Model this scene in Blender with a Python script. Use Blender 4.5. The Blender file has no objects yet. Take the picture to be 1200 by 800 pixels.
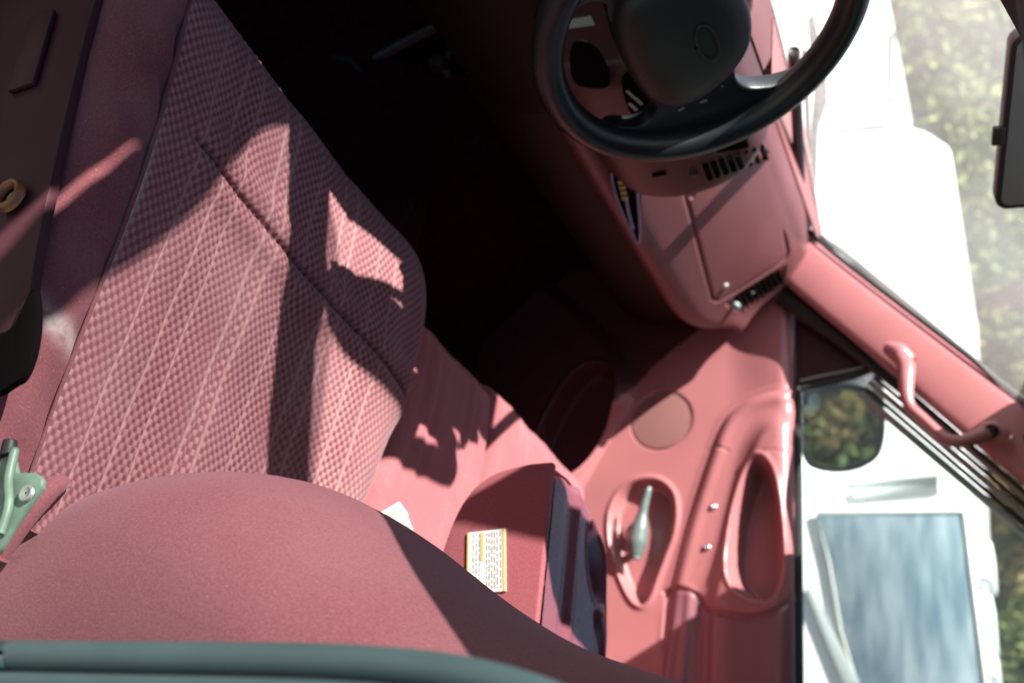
import bpy, bmesh, math, random
import numpy as np
from mathutils import Vector, Matrix

S = bpy.context.scene
COL = S.collection
random.seed(7)
RNG = np.random.default_rng(7)

# ------------------------------------------------------------------ camera
CAM = np.array([-.637, -.294, 1.15])
YAW, PIT, ROLL, FPX = .501, .42, -.10, 1300.0
FW = np.array([math.cos(PIT)*math.cos(YAW), math.cos(PIT)*math.sin(YAW), -math.sin(PIT)])
_r = np.array([math.sin(YAW), -math.cos(YAW), 0]); _u = np.cross(_r, FW)
RT = _r*math.cos(ROLL)+_u*math.sin(ROLL)
UP = -_r*math.sin(ROLL)+_u*math.cos(ROLL)
cd = bpy.data.cameras.new("camera")
cam = bpy.data.objects.new("camera", cd); COL.objects.link(cam)
m = Matrix.Identity(4)
for i, v in enumerate((UP, -RT, -FW)):          # the photograph was taken with the camera on its side
    for k in range(3): m[k][i] = v[k]
m.translation = Vector(CAM)
cam.matrix_world = m
cd.sensor_width = 36; cd.sensor_fit = 'HORIZONTAL'; cd.lens = FPX/1200*36
cd.clip_start = .02; cd.clip_end = 400
cd.dof.use_dof = True; cd.dof.focus_distance = 1.05
cd.dof.aperture_fstop = (cd.lens/1000)/.0085
S.camera = cam

# ------------------------------------------------------------------ light
SUN = Vector((-0.383, 0.499, 0.777)).normalized()       # towards the sun
W = bpy.data.worlds.new("World"); S.world = W; W.use_nodes = True
nt = W.node_tree
sky = nt.nodes.new('ShaderNodeTexSky'); sky.sky_type = 'NISHITA'; sky.sun_disc = False
sky.sun_elevation = math.asin(SUN.z); sky.sun_rotation = math.atan2(SUN.x, SUN.y)
bg = nt.nodes['Background']; bg.inputs['Strength'].default_value = .05
nt.links.new(sky.outputs[0], bg.inputs['Color'])
sd = bpy.data.lights.new("sun", 'SUN'); sd.energy = 5.0; sd.angle = math.radians(.55); sd.color = (1, .955, .90)
so = bpy.data.objects.new("sun", sd); COL.objects.link(so)
so.rotation_euler = SUN.to_track_quat('Z', 'Y').to_euler(); so.location = (-4, 3, 6)
S.view_settings.view_transform = 'Standard'; S.view_settings.look = 'None'
S.view_settings.exposure = 1.85; S.view_settings.gamma = 1
S.cycles.max_bounces = 8; S.cycles.diffuse_bounces = 1; S.cycles.transparent_max_bounces = 12
S.cycles.use_denoising = True
S.cycles.sample_clamp_indirect = 6

# ------------------------------------------------------------------ survey helpers
def ray(x, y):
    return FW+RT*(y-400)/FPX+UP*(600-(1200-x))/FPX
def at(x, y, ax, val):                            # photo pixel -> point of the real surface ax = val
    d = ray(x, y); i = 'xyz'.index(ax); return CAM+d*((val-CAM[i])/d[i])
def on(x, y, p0, n):
    d = ray(x, y); n = np.array(n, float); return CAM+d*(((np.array(p0)-CAM)@n)/(d@n))
def smooth(a, b, x):
    t = np.clip((x-a)/(b-a), 0, 1); return t*t*(3-2*t)
def crom(pts, n=8, closed=False):
    P = np.array(pts, float); N = len(P); out = []
    for i in range(N if closed else N-1):
        if closed: a, b, c, d = P[i-1], P[i], P[(i+1) % N], P[(i+2) % N]
        else: a, b, c, d = P[max(i-1, 0)], P[i], P[i+1], P[min(i+2, N-1)]
        for t in np.arange(n)/n:
            out.append(.5*(2*b+(c-a)*t+(2*a-5*b+4*c-d)*t*t+(3*b-a-3*c+d)*t**3))
    if not closed: out.append(P[-1])
    return np.array(out)
def sdf(poly, X, Y):                               # signed distance, negative inside
    P = np.array(poly, float); D = np.full(X.shape, 1e9); inside = np.zeros(X.shape, bool)
    for i in range(len(P)):
        a, b = P[i-1], P[i]; e = b-a
        wx, wy = X-a[0], Y-a[1]
        t = np.clip((wx*e[0]+wy*e[1])/(e@e+1e-12), 0, 1)
        D = np.minimum(D, (wx-e[0]*t)**2+(wy-e[1]*t)**2)
        c = ((a[1] > Y) != (b[1] > Y)) & (X < (b[0]-a[0])*(Y-a[1])/((b[1]-a[1]) if b[1] != a[1] else 1e-12)+a[0])
        inside ^= c
    D = np.sqrt(D); return np.where(inside, -D, D)

# ------------------------------------------------------------------ object helpers
def link(name, me, mat, parent):
    o = bpy.data.objects.new(name, me); COL.objects.link(o)
    if mat is not None: me.materials.append(mat)
    if parent is not None:
        o.parent = parent
        if parent.type == 'EMPTY': o.matrix_parent_inverse = Matrix.Translation(-parent.location)
    return o
def mesh(name, V, F, mat, parent=None, smoothed=True):
    me = bpy.data.meshes.new(name)
    me.from_pydata([tuple(map(float, v)) for v in V], [], [tuple(map(int, f)) for f in F])
    if smoothed: me.polygons.foreach_set('use_smooth', [True]*len(me.polygons))
    me.update(); return link(name, me, mat, parent)
def grid_faces(m_, n_, wu=False, wv=False, flip=False):
    I, J = np.meshgrid(np.arange(m_ if wu else m_-1), np.arange(n_ if wv else n_-1), indexing='ij')
    a = I*n_+J; b = ((I+1) % m_)*n_+J; c = ((I+1) % m_)*n_+(J+1) % n_; d = I*n_+(J+1) % n_
    F = np.stack([a, b, c, d], -1).reshape(-1, 4)
    return F[:, ::-1] if flip else F
def grid(name, A, mat, parent=None, wu=False, wv=False, flip=False, attrs=None, cap=False):
    A = np.asarray(A, float); m_, n_ = A.shape[:2]
    F = grid_faces(m_, n_, wu, wv, flip)
    me = bpy.data.meshes.new(name); V = A.reshape(-1, 3)
    faces = F.tolist()
    if cap:                                        # close the first and last ring (wv rings)
        f0 = list(range(n_)); f1 = list(range((m_-1)*n_, m_*n_))
        faces += [f0 if flip else f0[::-1], f1[::-1] if flip else f1]
    me.from_pydata(V.tolist(), [], faces)
    me.polygons.foreach_set('use_smooth', [True]*len(me.polygons))
    if attrs:
        for k, arr in attrs.items():
            at_ = me.attributes.new(k, 'FLOAT', 'POINT'); at_.data.foreach_set('value', np.asarray(arr, np.float32).reshape(-1))
    me.update(); return link(name, me, mat, parent)
def split_grid(A, masks, mats, parent, flip=False):
    # masks: [(name, boolean per vertex grid)], first match wins; the last name takes the rest
    A = np.asarray(A, float); m_, n_ = A.shape[:2]; F = grid_faces(m_, n_, flip=flip); V = A.reshape(-1, 3)
    du = np.gradient(A, axis=0); dv = np.gradient(A, axis=1); N = np.cross(du, dv).reshape(-1, 3)
    N /= np.linalg.norm(N, axis=1)[:, None]+1e-12
    if flip: N = -N
    left = np.ones(len(F), bool); out = {}
    for i, (nm, mk) in enumerate(masks):
        sel = left if mk is None else left & (mk.reshape(-1)[F].sum(1) >= 3)
        left = left & ~sel; f = F[sel]
        if not len(f): continue
        used, inv = np.unique(f, return_inverse=True); f = inv.reshape(-1, 4)
        me = bpy.data.meshes.new(nm); me.from_pydata(V[used].tolist(), [], f.tolist())
        me.polygons.foreach_set('use_smooth', [True]*len(f)); me.update()
        me.normals_split_custom_set_from_vertices(N[used].tolist())
        out[nm] = link(nm, me, mats.get(nm, mats['*']), parent)
    return out
def tube(name, pts, rad, mat, parent=None, seg=14, closed=False, n=6, flat=None):
    P = crom(pts, n, closed) if n > 1 else np.array(pts, float)
    if np.ndim(rad): R = np.interp(np.linspace(0, 1, len(P)), np.linspace(0, 1, len(rad)), rad)
    else: R = np.full(len(P), rad)
    T = np.roll(P, -1, 0)-np.roll(P, 1, 0) if closed else np.gradient(P, axis=0)
    T /= np.linalg.norm(T, axis=1)[:, None]+1e-12
    nrm = np.cross(T[0], [0, 0, 1.0]);
    if np.linalg.norm(nrm) < .1: nrm = np.cross(T[0], [1.0, 0, 0])
    rings = []
    th = np.linspace(0, 2*np.pi, seg, endpoint=False)
    for p, t, r in zip(P, T, R):
        nrm = nrm-t*(nrm@t); nrm /= np.linalg.norm(nrm); b = np.cross(t, nrm)
        if flat is None: off = np.outer(np.cos(th), nrm)+np.outer(np.sin(th), b)
        else:                                      # flattened along a given direction
            f = np.array(flat[0], float); f = f-t*(f@t); f /= np.linalg.norm(f); g = np.cross(t, f)
            off = np.outer(np.cos(th)*flat[1], f)+np.outer(np.sin(th), g)
        rings.append(p+off*r)
    return grid(name, np.array(rings), mat, parent, wu=closed, wv=True, flip=True, cap=not closed)
def bev(name, V, F, mat, parent=None, w=.004, seg=2):
    bm = bmesh.new(); vs = [bm.verts.new(tuple(map(float, v))) for v in V]
    for f in F: bm.faces.new([vs[i] for i in f])
    bmesh.ops.recalc_face_normals(bm, faces=bm.faces)
    if w: bmesh.ops.bevel(bm, geom=list(bm.edges), offset=w, segments=seg, affect='EDGES', profile=.5, clamp_overlap=True)
    me = bpy.data.meshes.new(name); bm.to_mesh(me); bm.free()
    me.polygons.foreach_set('use_smooth', [True]*len(me.polygons))
    try: me.set_sharp_from_angle(angle=math.radians(40))
    except Exception: pass
    return link(name, me, mat, parent)
BOXF = [(0, 1, 2, 3), (7, 6, 5, 4), (0, 4, 5, 1), (1, 5, 6, 2), (2, 6, 7, 3), (3, 7, 4, 0)]
def box(name, c, s, mat, parent=None, w=.004, ax=None, seg=2):
    c = np.array(c, float); a = np.eye(3) if ax is None else np.array([np.array(v, float)/np.linalg.norm(v) for v in ax])
    s = np.array(s, float)/2
    V = [c+a[0]*s[0]*i+a[1]*s[1]*j+a[2]*s[2]*k for k in (-1, 1) for i, j in ((-1, -1), (1, -1), (1, 1), (-1, 1))]
    return bev(name, V, BOXF, mat, parent, w, seg)
def prism(name, poly, d, mat, parent=None, w=.002, seg=2):
    P = np.array(poly, float); d = np.array(d, float); n_ = len(P)
    V = list(P)+list(P+d)
    F = [tuple(range(n_)), tuple(range(2*n_-1, n_-1, -1))]+[(i, (i+1) % n_, n_+(i+1) % n_, n_+i) for i in range(n_)]
    return bev(name, V, F, mat, parent, w, seg)
def disc_ring(c, n_, r, k=24, phase=0):
    n_ = np.array(n_, float)/np.linalg.norm(n_); a = np.cross(n_, [0, 0, 1.0]) if abs(n_[2]) < .9 else np.cross(n_, [1.0, 0, 0])
    a /= np.linalg.norm(a); b = np.cross(n_, a); t = np.linspace(0, 2*np.pi, k, endpoint=False)+phase
    return np.array(c)+r*(np.outer(np.cos(t), a)+np.outer(np.sin(t), b))
def lathe(name, c, n_, prof, mat, parent=None, k=24):     # prof: (radius, height along n)
    n_ = np.array(n_, float)/np.linalg.norm(n_)
    return grid(name, np.array([disc_ring(np.array(c)+n_*h, n_, max(r, 1e-4), k) for r, h in prof]), mat, parent, wv=True, flip=False, cap=True)
def thing(name, label, cat, loc, group=None):
    o = bpy.data.objects.new(name, None); COL.objects.link(o); o.empty_display_size = .05
    o.location = Vector(tuple(map(float, loc))); tag(o, label, cat, group); return o
def tag(o, label, cat, group=None):
    o['label'] = label; o['category'] = cat
    if group: o['group'] = group
    return o
def struct(o): o['kind'] = 'structure'; return o
def stuff(o): o['kind'] = 'stuff'; return o

# ------------------------------------------------------------------ materials
def mat(name, col, rough=.5, spec=.5, metal=0, sheen=0, noise=None, bump=None, coat=0, var=.0, vscale=20):
    M = bpy.data.materials.new(name); M.use_nodes = True; t = M.node_tree; b = t.nodes['Principled BSDF']
    b.inputs['Base Color'].default_value = (*col, 1); b.inputs['Roughness'].default_value = rough
    b.inputs['Specular IOR Level'].default_value = spec; b.inputs['Metallic'].default_value = metal
    b.inputs['Sheen Weight'].default_value = sheen; b.inputs['Sheen Roughness'].default_value = .4
    b.inputs['Coat Weight'].default_value = coat
    tc = t.nodes.new('ShaderNodeTexCoord')
    def nz(scale, detail=3):
        n_ = t.nodes.new('ShaderNodeTexNoise'); n_.inputs['Scale'].default_value = scale; n_.inputs['Detail'].default_value = detail
        t.links.new(tc.outputs['Object'], n_.inputs['Vector']); return n_
    if var:
        a = nz(vscale); r = t.nodes.new('ShaderNodeMapRange')
        r.inputs['From Min'].default_value = .3; r.inputs['From Max'].default_value = .7
        r.inputs['To Min'].default_value = 1-var; r.inputs['To Max'].default_value = 1+var
        t.links.new(a.outputs['Fac'], r.inputs['Value'])
        h = t.nodes.new('ShaderNodeHueSaturation'); h.inputs['Color'].default_value = (*col, 1)
        t.links.new(r.outputs[0], h.inputs['Value']); t.links.new(h.outputs[0], b.inputs['Base Color'])
    if bump:
        a = nz(bump[0], 2); bp = t.nodes.new('ShaderNodeBump'); bp.inputs['Strength'].default_value = bump[1]; bp.inputs['Distance'].default_value = bump[2] if len(bump) > 2 else .001
        t.links.new(a.outputs['Fac'], bp.inputs['Height']); t.links.new(bp.outputs[0], b.inputs['Normal'])
    if noise:                                      # roughness variation
        a = nz(noise[0]); r = t.nodes.new('ShaderNodeMapRange')
        r.inputs['To Min'].default_value = rough-noise[1]; r.inputs['To Max'].default_value = rough+noise[1]
        t.links.new(a.outputs['Fac'], r.inputs['Value']); t.links.new(r.outputs[0], b.inputs['Roughness'])
    return M
PL = (.42, .152, .158)                             # maroon plastic
M = {}
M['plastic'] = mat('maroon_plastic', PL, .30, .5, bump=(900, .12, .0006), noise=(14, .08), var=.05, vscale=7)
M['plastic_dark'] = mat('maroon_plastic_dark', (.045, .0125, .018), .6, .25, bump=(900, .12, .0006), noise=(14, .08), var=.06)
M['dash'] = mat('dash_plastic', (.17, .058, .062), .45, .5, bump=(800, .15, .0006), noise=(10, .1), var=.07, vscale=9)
M['driver_pl'] = mat('driver_dash_shade', (.012, .004, .0045), .6, .25, bump=(800, .15, .0006))  # dash plastic near black, shade under the dash put into its colour
M['stack'] = mat('stack_shade', (.075, .024, .026), .45, .5, bump=(800, .15, .0006), noise=(10, .1))  # darker copy of the dash plastic, shade behind the wheel put in
M['door_shade'] = mat('door_shade_plastic', (.075, .021, .025), .5, .4, bump=(800, .15, .0006))  # door plastic darkened to imitate the shade under the dash
M['rear_arm'] = mat('rear_arm_sky_tint', (.27, .105, .125), .24, .6, bump=(900, .12, .0006), noise=(14, .06))  # greyer, cooler copy of door plastic; skylight tint put into the colour
M['knee'] = mat('lower_dash_shade', (.018, .005, .006), .6, .3, bump=(800, .15, .0006))  # maroon turned near black to imitate shade below the dash
M['tray'] = mat('tray_plastic', (.20, .062, .085), .28, .8, bump=(900, .08, .0005), noise=(20, .06), var=.05)
M['black'] = mat('black_rubber', (.018, .018, .02), .5, .5, bump=(600, .1, .0005), noise=(20, .1))
M['void'] = mat('dark_opening', (.004, .003, .003), .95, .05)
M['gloss_black'] = mat('gloss_black', (.015, .015, .018), .2, .6)
M['wheel'] = mat('wheel_leather', (.010, .011, .014), .36, .5, bump=(700, .25, .0006), noise=(25, .1))
M['wheel_pad'] = mat('wheel_pad', (.014, .016, .015), .5, .4, bump=(900, .2, .0005))
M['mark'] = mat('pale_print', (.35, .36, .36), .6)
M['seal'] = mat('seal_rubber', (.060, .100, .098), .5, .5, bump=(300, .1, .0008), var=.12, vscale=12)
M['seal_dark'] = mat('seal_rubber_dark', (.018, .024, .028), .5, .5, bump=(300, .1, .0008))
M['steel_green'] = mat('green_painted_steel', (.16, .25, .18), .45, .5, var=.18, vscale=60, bump=(90, .1, .001))
M['bolt'] = mat('bolt_metal', (.55, .58, .52), .35, .5, metal=.7)
M['chrome'] = mat('chrome', (.75, .76, .78), .18, .5, metal=1)
M['crank'] = mat('crank_grey', (.13, .165, .16), .35, .5, noise=(40, .1), var=.08)
M['sky_metal'] = mat('sky_tint_metal', (.20, .24, .36), .3, .5, metal=.9)  # blue base imitates sky reflected in the metal
M['copper'] = mat('copper_ring', (.20, .075, .03), .4, .5, metal=.4, var=.2, vscale=80)
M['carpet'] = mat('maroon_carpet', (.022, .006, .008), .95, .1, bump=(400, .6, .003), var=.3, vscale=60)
M['liner'] = mat('headliner', (.07, .065, .065), .95, .1, bump=(300, .3, .001))
M['buckle'] = mat('grey_plastic', (.36, .37, .35), .5, .4, var=.06, bump=(400, .1, .0005))
M['white_pl'] = mat('white_plastic', (.80, .79, .75), .5, .4)
M['paper'] = mat('label_paper', (.82, .80, .74), .7, .2)
M['gold'] = mat('label_gold', (.66, .46, .16), .6, .3)
M['ink'] = mat('label_ink', (.34, .32, .34), .7, .2)
M['white_paint'] = mat('white_vehicle_paint', (.80, .81, .80), .35, .5, var=.04, vscale=2, bump=(5, .05, .004))
M['grey_paint'] = mat('grey_trim', (.35, .38, .38), .5, .4)
M['grey_trim'] = mat('door_frame_grey', (.30, .31, .29), .4, .5)
M['mirror'] = mat('mirror_glass', (.50, .54, .50), .015, .5, metal=1)
M['mirror_day'] = mat('cabin_mirror_glass', (.24, .235, .235), .45, .5, metal=.4)  # rough grey base painted in place of the reflected headliner
M['wiper'] = mat('wiper_metal', (.25, .26, .24), .4, .5, metal=.3, var=.4, vscale=40)

def velour(name, col, dust=(.52, .30, .30), amt=.35, fine=1400, worn=False):
    Mx = mat(name, col, .95, .08, sheen=.25); t = Mx.node_tree; b = t.nodes['Principled BSDF']
    b.inputs['Sheen Tint'].default_value = (.85, .62, .68, 1); b.inputs['Sheen Roughness'].default_value = .5
    tc = t.nodes.new('ShaderNodeTexCoord')
    def nz(sc, det=2):
        n_ = t.nodes.new('ShaderNodeTexNoise'); n_.inputs['Scale'].default_value = sc; n_.inputs['Detail'].default_value = det
        t.links.new(tc.outputs['Object'], n_.inputs['Vector']); return n_
    def mix(f, a, c):
        mx = t.nodes.new('ShaderNodeMix'); mx.data_type = 'RGBA'
        if hasattr(f, 'is_linked'): t.links.new(f, mx.inputs[0])
        else: mx.inputs[0].default_value = f
        for i, v in ((6, a), (7, c)):
            if isinstance(v, tuple): mx.inputs[i].default_value = (*v, 1)
            else: t.links.new(v, mx.inputs[i])
        return mx.outputs[2]
    def rng(s, a, c, lo, hi):
        r = t.nodes.new('ShaderNodeMapRange'); t.links.new(s, r.inputs['Value'])
        for k, v in (('From Min', a), ('From Max', c), ('To Min', lo), ('To Max', hi)): r.inputs[k].default_value = v
        return r.outputs[0]
    pile = nz(420, 3); cloud = nz(9, 4); speck = nz(700, 1)
    c1 = mix(rng(pile.outputs[0], .35, .68, 0, .55), col, tuple(min(1, v*1.5+.02) for v in col))
    c2 = mix(rng(cloud.outputs[0], .3, .75, 0, amt), c1, dust)
    c3 = mix(rng(speck.outputs[0], .68, .8, 0, .45), c2, (.45, .34, .31))
    out = c3
    t.links.new(out, b.inputs['Base Color'])
    bp = t.nodes.new('ShaderNodeBump'); bp.inputs['Strength'].default_value = .35; bp.inputs['Distance'].default_value = .0012
    t.links.new(pile.outputs[0], bp.inputs['Height']); t.links.new(bp.outputs[0], b.inputs['Normal'])
    return Mx, t, b, mix, rng, nz, out
M['velour'] = velour('dusty_velour', (.19, .060, .068), dust=(.27, .13, .13), amt=.35)[0]
M['velour_lit'] = velour('bench_velour', (.30, .085, .095), dust=(.42, .22, .22), amt=.2)[0]  # lighter base imitates the stronger sun on the bench side
M['velour_side'] = velour('armrest_velour', (.26, .062, .072), dust=(.40, .20, .20), amt=.10)[0]
def weave_mat():
    Mx, t, b, mix, rng, nz, out = velour('waffle_cloth', (.18, .060, .068), dust=(.29, .17, .17), amt=.35)
    def att(n_):
        a = t.nodes.new('ShaderNodeAttribute'); a.attribute_name = n_; return a.outputs['Fac']
    c = mix(rng(att('edge'), 0, 1, 0, .8), out, (.40, .215, .21))
    c = mix(rng(att('cell'), 0, 1, 0, .85), c, (.085, .020, .026))
    c = mix(rng(att('stripe'), 0, 1, 0, .7), c, (.38, .22, .21))
    c = mix(rng(att('wear'), 0, 1, 0, .6), c, (.46, .45, .42))
    t.links.new(c, b.inputs['Base Color']); return Mx
M['waffle'] = weave_mat()
def side_mat():
    Mx, t, b, mix, rng, nz, out = velour('side_cloth', (.13, .036, .042), dust=(.30, .15, .15), amt=.3)
    a = t.nodes.new('ShaderNodeAttribute'); a.attribute_name = 'wear'
    n1 = nz(60, 4)
    mth = t.nodes.new('ShaderNodeMath'); mth.operation = 'MULTIPLY'
    t.links.new(a.outputs['Fac'], mth.inputs[0]); t.links.new(rng(n1.outputs[0], .35, .65, .2, 1), mth.inputs[1])
    c = mix(mth.outputs[0], out, (.62, .64, .60)); t.links.new(c, b.inputs['Base Color']); return Mx
M['side'] = side_mat()
def glass_mat(name, dust, tint=(.93, .97, .95), scale=3):
    Mx = bpy.data.materials.new(name); Mx.use_nodes = True; t = Mx.node_tree; t.nodes.clear()
    o = t.nodes.new('ShaderNodeOutputMaterial'); tr = t.nodes.new('ShaderNodeBsdfTransparent'); tr.inputs[0].default_value = (*tint, 1)
    gl = t.nodes.new('ShaderNodeBsdfGlossy'); gl.inputs['Roughness'].default_value = .02
    df = t.nodes.new('ShaderNodeBsdfDiffuse'); df.inputs[0].default_value = (.75, .78, .76, 1)
    tl = t.nodes.new('ShaderNodeBsdfTranslucent'); tl.inputs[0].default_value = (.75, .78, .76, 1)
    ad = t.nodes.new('ShaderNodeMixShader'); ad.inputs[0].default_value = .6
    t.links.new(df.outputs[0], ad.inputs[1]); t.links.new(tl.outputs[0], ad.inputs[2])
    lw = t.nodes.new('ShaderNodeFresnel'); lw.inputs['IOR'].default_value = 1.45
    m1 = t.nodes.new('ShaderNodeMixShader'); t.links.new(lw.outputs[0], m1.inputs[0]); t.links.new(tr.outputs[0], m1.inputs[1]); t.links.new(gl.outputs[0], m1.inputs[2])
    tc = t.nodes.new('ShaderNodeTexCoord'); n_ = t.nodes.new('ShaderNodeTexNoise'); n_.inputs['Scale'].default_value = scale; n_.inputs['Detail'].default_value = 6
    t.links.new(tc.outputs['Object'], n_.inputs['Vector'])
    r = t.nodes.new('ShaderNodeMapRange'); r.inputs['From Min'].default_value = .3; r.inputs['From Max'].default_value = .7
    r.inputs['To Min'].default_value = dust*.5; r.inputs['To Max'].default_value = dust*1.5; t.links.new(n_.outputs[0], r.inputs['Value'])
    m2 = t.nodes.new('ShaderNodeMixShader'); t.links.new(r.outputs[0], m2.inputs[0]); t.links.new(m1.outputs[0], m2.inputs[1]); t.links.new(ad.outputs[0], m2.inputs[2])
    t.links.new(m2.outputs[0], o.inputs[0]); return Mx
M['glass_ws'] = glass_mat('dusty_windshield_glass', .15)
M['glass_side'] = glass_mat('dusty_side_glass', .11)

# ================================================================== CAB SHELL
def slab(name, poly, thick, mt):                   # thin shell panel with real thickness along +/-z or given vector
    return struct(prism(name, poly, thick, mt, w=.003))
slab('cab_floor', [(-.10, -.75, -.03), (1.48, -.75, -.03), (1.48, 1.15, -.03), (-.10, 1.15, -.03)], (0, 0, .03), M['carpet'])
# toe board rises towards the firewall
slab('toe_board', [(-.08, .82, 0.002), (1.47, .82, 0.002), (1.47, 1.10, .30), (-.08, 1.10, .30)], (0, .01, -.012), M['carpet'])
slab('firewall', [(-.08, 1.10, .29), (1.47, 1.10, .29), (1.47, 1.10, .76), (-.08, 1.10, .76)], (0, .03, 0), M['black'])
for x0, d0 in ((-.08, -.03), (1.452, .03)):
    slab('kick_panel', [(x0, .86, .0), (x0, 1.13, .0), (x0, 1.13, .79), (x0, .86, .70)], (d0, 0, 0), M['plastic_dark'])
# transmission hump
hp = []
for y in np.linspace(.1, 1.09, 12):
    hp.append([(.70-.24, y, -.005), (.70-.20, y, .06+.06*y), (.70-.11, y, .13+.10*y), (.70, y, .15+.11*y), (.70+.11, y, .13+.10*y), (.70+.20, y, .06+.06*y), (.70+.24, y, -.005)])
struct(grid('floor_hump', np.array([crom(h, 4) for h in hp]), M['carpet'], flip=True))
# roof with headliner, rails and header
ROOF_Z = 1.385
def roof_pt(x, y): return ROOF_Z-.05*((x-.70)/.80)**4-.05*max(0, (y-.0)/.4)**2
xs = np.linspace(-.11, 1.51, 15); ys = np.linspace(.40, -1.25, 15)
top = np.array([[(x, y, roof_pt(x, y)) for x in xs] for y in ys])
struct(grid('headliner', top, M['liner']))
struct(grid('cab_roof', top+np.array([0, 0, .045])+np.array([[((x-.7)*.045, 0, 0) for x in xs]]*15), M['white_paint'], flip=True))
for sg_ in (-1, 1):
    f = lambda x: .70+sg_*(.70-x)
    struct(tube('roof_rail', [(f(.03), .52, 1.20), (f(-.02), .40, 1.212), (f(-.065), .20, 1.217), (f(-.075), -.3, 1.22), (f(-.075), -1.25, 1.215)], .045, M['liner']))
    struct(tube('roof_edge', [(f(.05), .42, 1.30), (f(-.05), .28, 1.30), (f(-.10), -.3, 1.28), (f(-.10), -1.25, 1.28)], .05, M['white_paint']))
struct(tube('windshield_header', [(.06, .36, 1.315), (.35, .41, 1.335), (.70, .42, 1.34), (1.05, .41, 1.335), (1.34, .36, 1.315)], .03, M['liner']))
slab('added_shade_visor', [(.250, .578, 1.180), (.310, .468, 1.205), (.336, .432, 1.210), (.376, .408, 1.212), (.66, .362, 1.218), (.66, .535, 1.199), (.37, .552, 1.190), (.33, .585, 1.170), (.225, .602, 1.160)], (0, .002, .008), M['liner'])  # unseen visor, added and shaped to shade the armrest
slab('added_shade_visor', [(.82, .36, 1.325), (1.36, .34, 1.305), (1.36, .60, 1.172), (.84, .62, 1.184)], (0, .004, .014), M['liner'])  # unseen visor, added to shade the rear of the passenger door
struct(tube('near_pillar', [(-.005, .99, .76), (0, .88, .885), (0, .72, 1.03), (.01, .60, 1.14), (.05, .37, 1.315)], [.05, .042, .036, .036, .045], M['plastic'], flat=((1, 0, 0), 1.0)))
# open driver door, out of view; panel and frame heightened to shade the seat
OD = math.radians(75); oh = np.array([-.17, .98, 0]); ov = np.array([-math.sin(OD), -math.cos(OD), 0]); on_ = np.array([-math.cos(OD), math.sin(OD), 0])
def odp(r, z): return oh+ov*r+np.array([0, 0, z])
slab('open_door_panel', [odp(.01, -.08), odp(1.14, -.08), odp(1.14, 1.38), odp(.5, 1.395), odp(.38, 1.363), odp(.24, 1.262), odp(.15, 1.186), odp(.06, 1.11), odp(.01, 1.06)], on_*.10, M['plastic_dark'])
def tinted():
    Mx = bpy.data.materials.new('sun_dimming_tint'); Mx.use_nodes = True; t = Mx.node_tree; t.nodes.clear()
    o_ = t.nodes.new('ShaderNodeOutputMaterial'); tr = t.nodes.new('ShaderNodeBsdfTransparent'); tr.inputs[0].default_value = (.66, .66, .67, 1)
    gl = t.nodes.new('ShaderNodeBsdfGlossy'); gl.inputs['Roughness'].default_value = .05; mx = t.nodes.new('ShaderNodeMixShader'); mx.inputs[0].default_value = .05
    t.links.new(tr.outputs[0], mx.inputs[1]); t.links.new(gl.outputs[0], mx.inputs[2]); t.links.new(mx.outputs[0], o_.inputs[0]); return Mx
M['tint'] = tinted()
slab('sun_dimming_pane', [odp(-.06, 1.08), odp(.14, 1.215), odp(.38, 1.44), odp(1.3, 1.44), odp(1.5, 2.75), odp(.40, 2.75), odp(-.08, 1.30)], on_*.006, M['tint'])  # added pane, far taller than a door window, dims sun on the seat
struct(tube('open_door_frame', [odp(-.02, 1.07), odp(.06, 1.12), odp(.14, 1.205), odp(.24, 1.315), odp(.38, 1.43), odp(.52, 1.49), odp(1.05, 1.47), odp(1.13, 1.35), odp(1.14, .76)], .037, M['seal_dark'], seg=12))
slab('cab_rear_wall', [(-.06, -1.2, 0), (1.46, -1.2, 0), (1.46, -1.2, .80), (-.06, -1.2, .80)], (0, -.03, 0), M['plastic_dark'])
for x0 in (-.10, 1.44):                            # centre pillars and rear quarter panels
    d = -.06 if x0 < .5 else .06
    slab('cab_pillar', [(x0, -.26, .0), (x0, -.40, .0), (x0+(.06 if d < 0 else -.06), -.40, 1.20), (x0+(.06 if d < 0 else -.06), -.30, 1.20)], (d, 0, 0), M['plastic_dark'])
    slab('quarter_panel', [(x0, -.402, .0), (x0, -1.20, .0), (x0, -1.20, .80), (x0, -.402, .78)], (d, 0, 0), M['plastic_dark'])
slab('cab_sill', [(-.06, -.30, .02), (-.20, -.30, .02), (-.20, 1.0, .02), (-.06, 1.0, .02)], (0, 0, -.12), M['plastic_dark'])
slab('hinge_pillar', [(-.07, .93, -.05), (-.20, .96, -.05), (-.20, 1.02, .80), (-.07, 1.00, .80)], (0, .10, 0), M['plastic_dark'])

# ================================================================== DRIVER SEAT
DS = thing('driver_seat', 'maroon driver seat with waffle pattern cloth cushion and dusty velour backrest', 'car seat', (.28, .2, 0))
def ztop(x, y):
    z = .340+.038*smooth(-.05, .42, y)
    z = z+.012*smooth(.16, .03, x)*smooth(.6, .2, y)+.014*smooth(.36, .52, x)      # bolsters
    return z
YR = -.06
def yfront(x): return .607-.125*x
def xright(y): return .575+.045*smooth(.0, .40, y)
NX, NY = 520, 440
s_ = np.linspace(0, 1, NX); t_ = np.linspace(0, 1, NY)
s_ = s_+.0; T, Sg = np.meshgrid(t_, s_, indexing='ij')
XL = .030-.010*T
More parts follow.
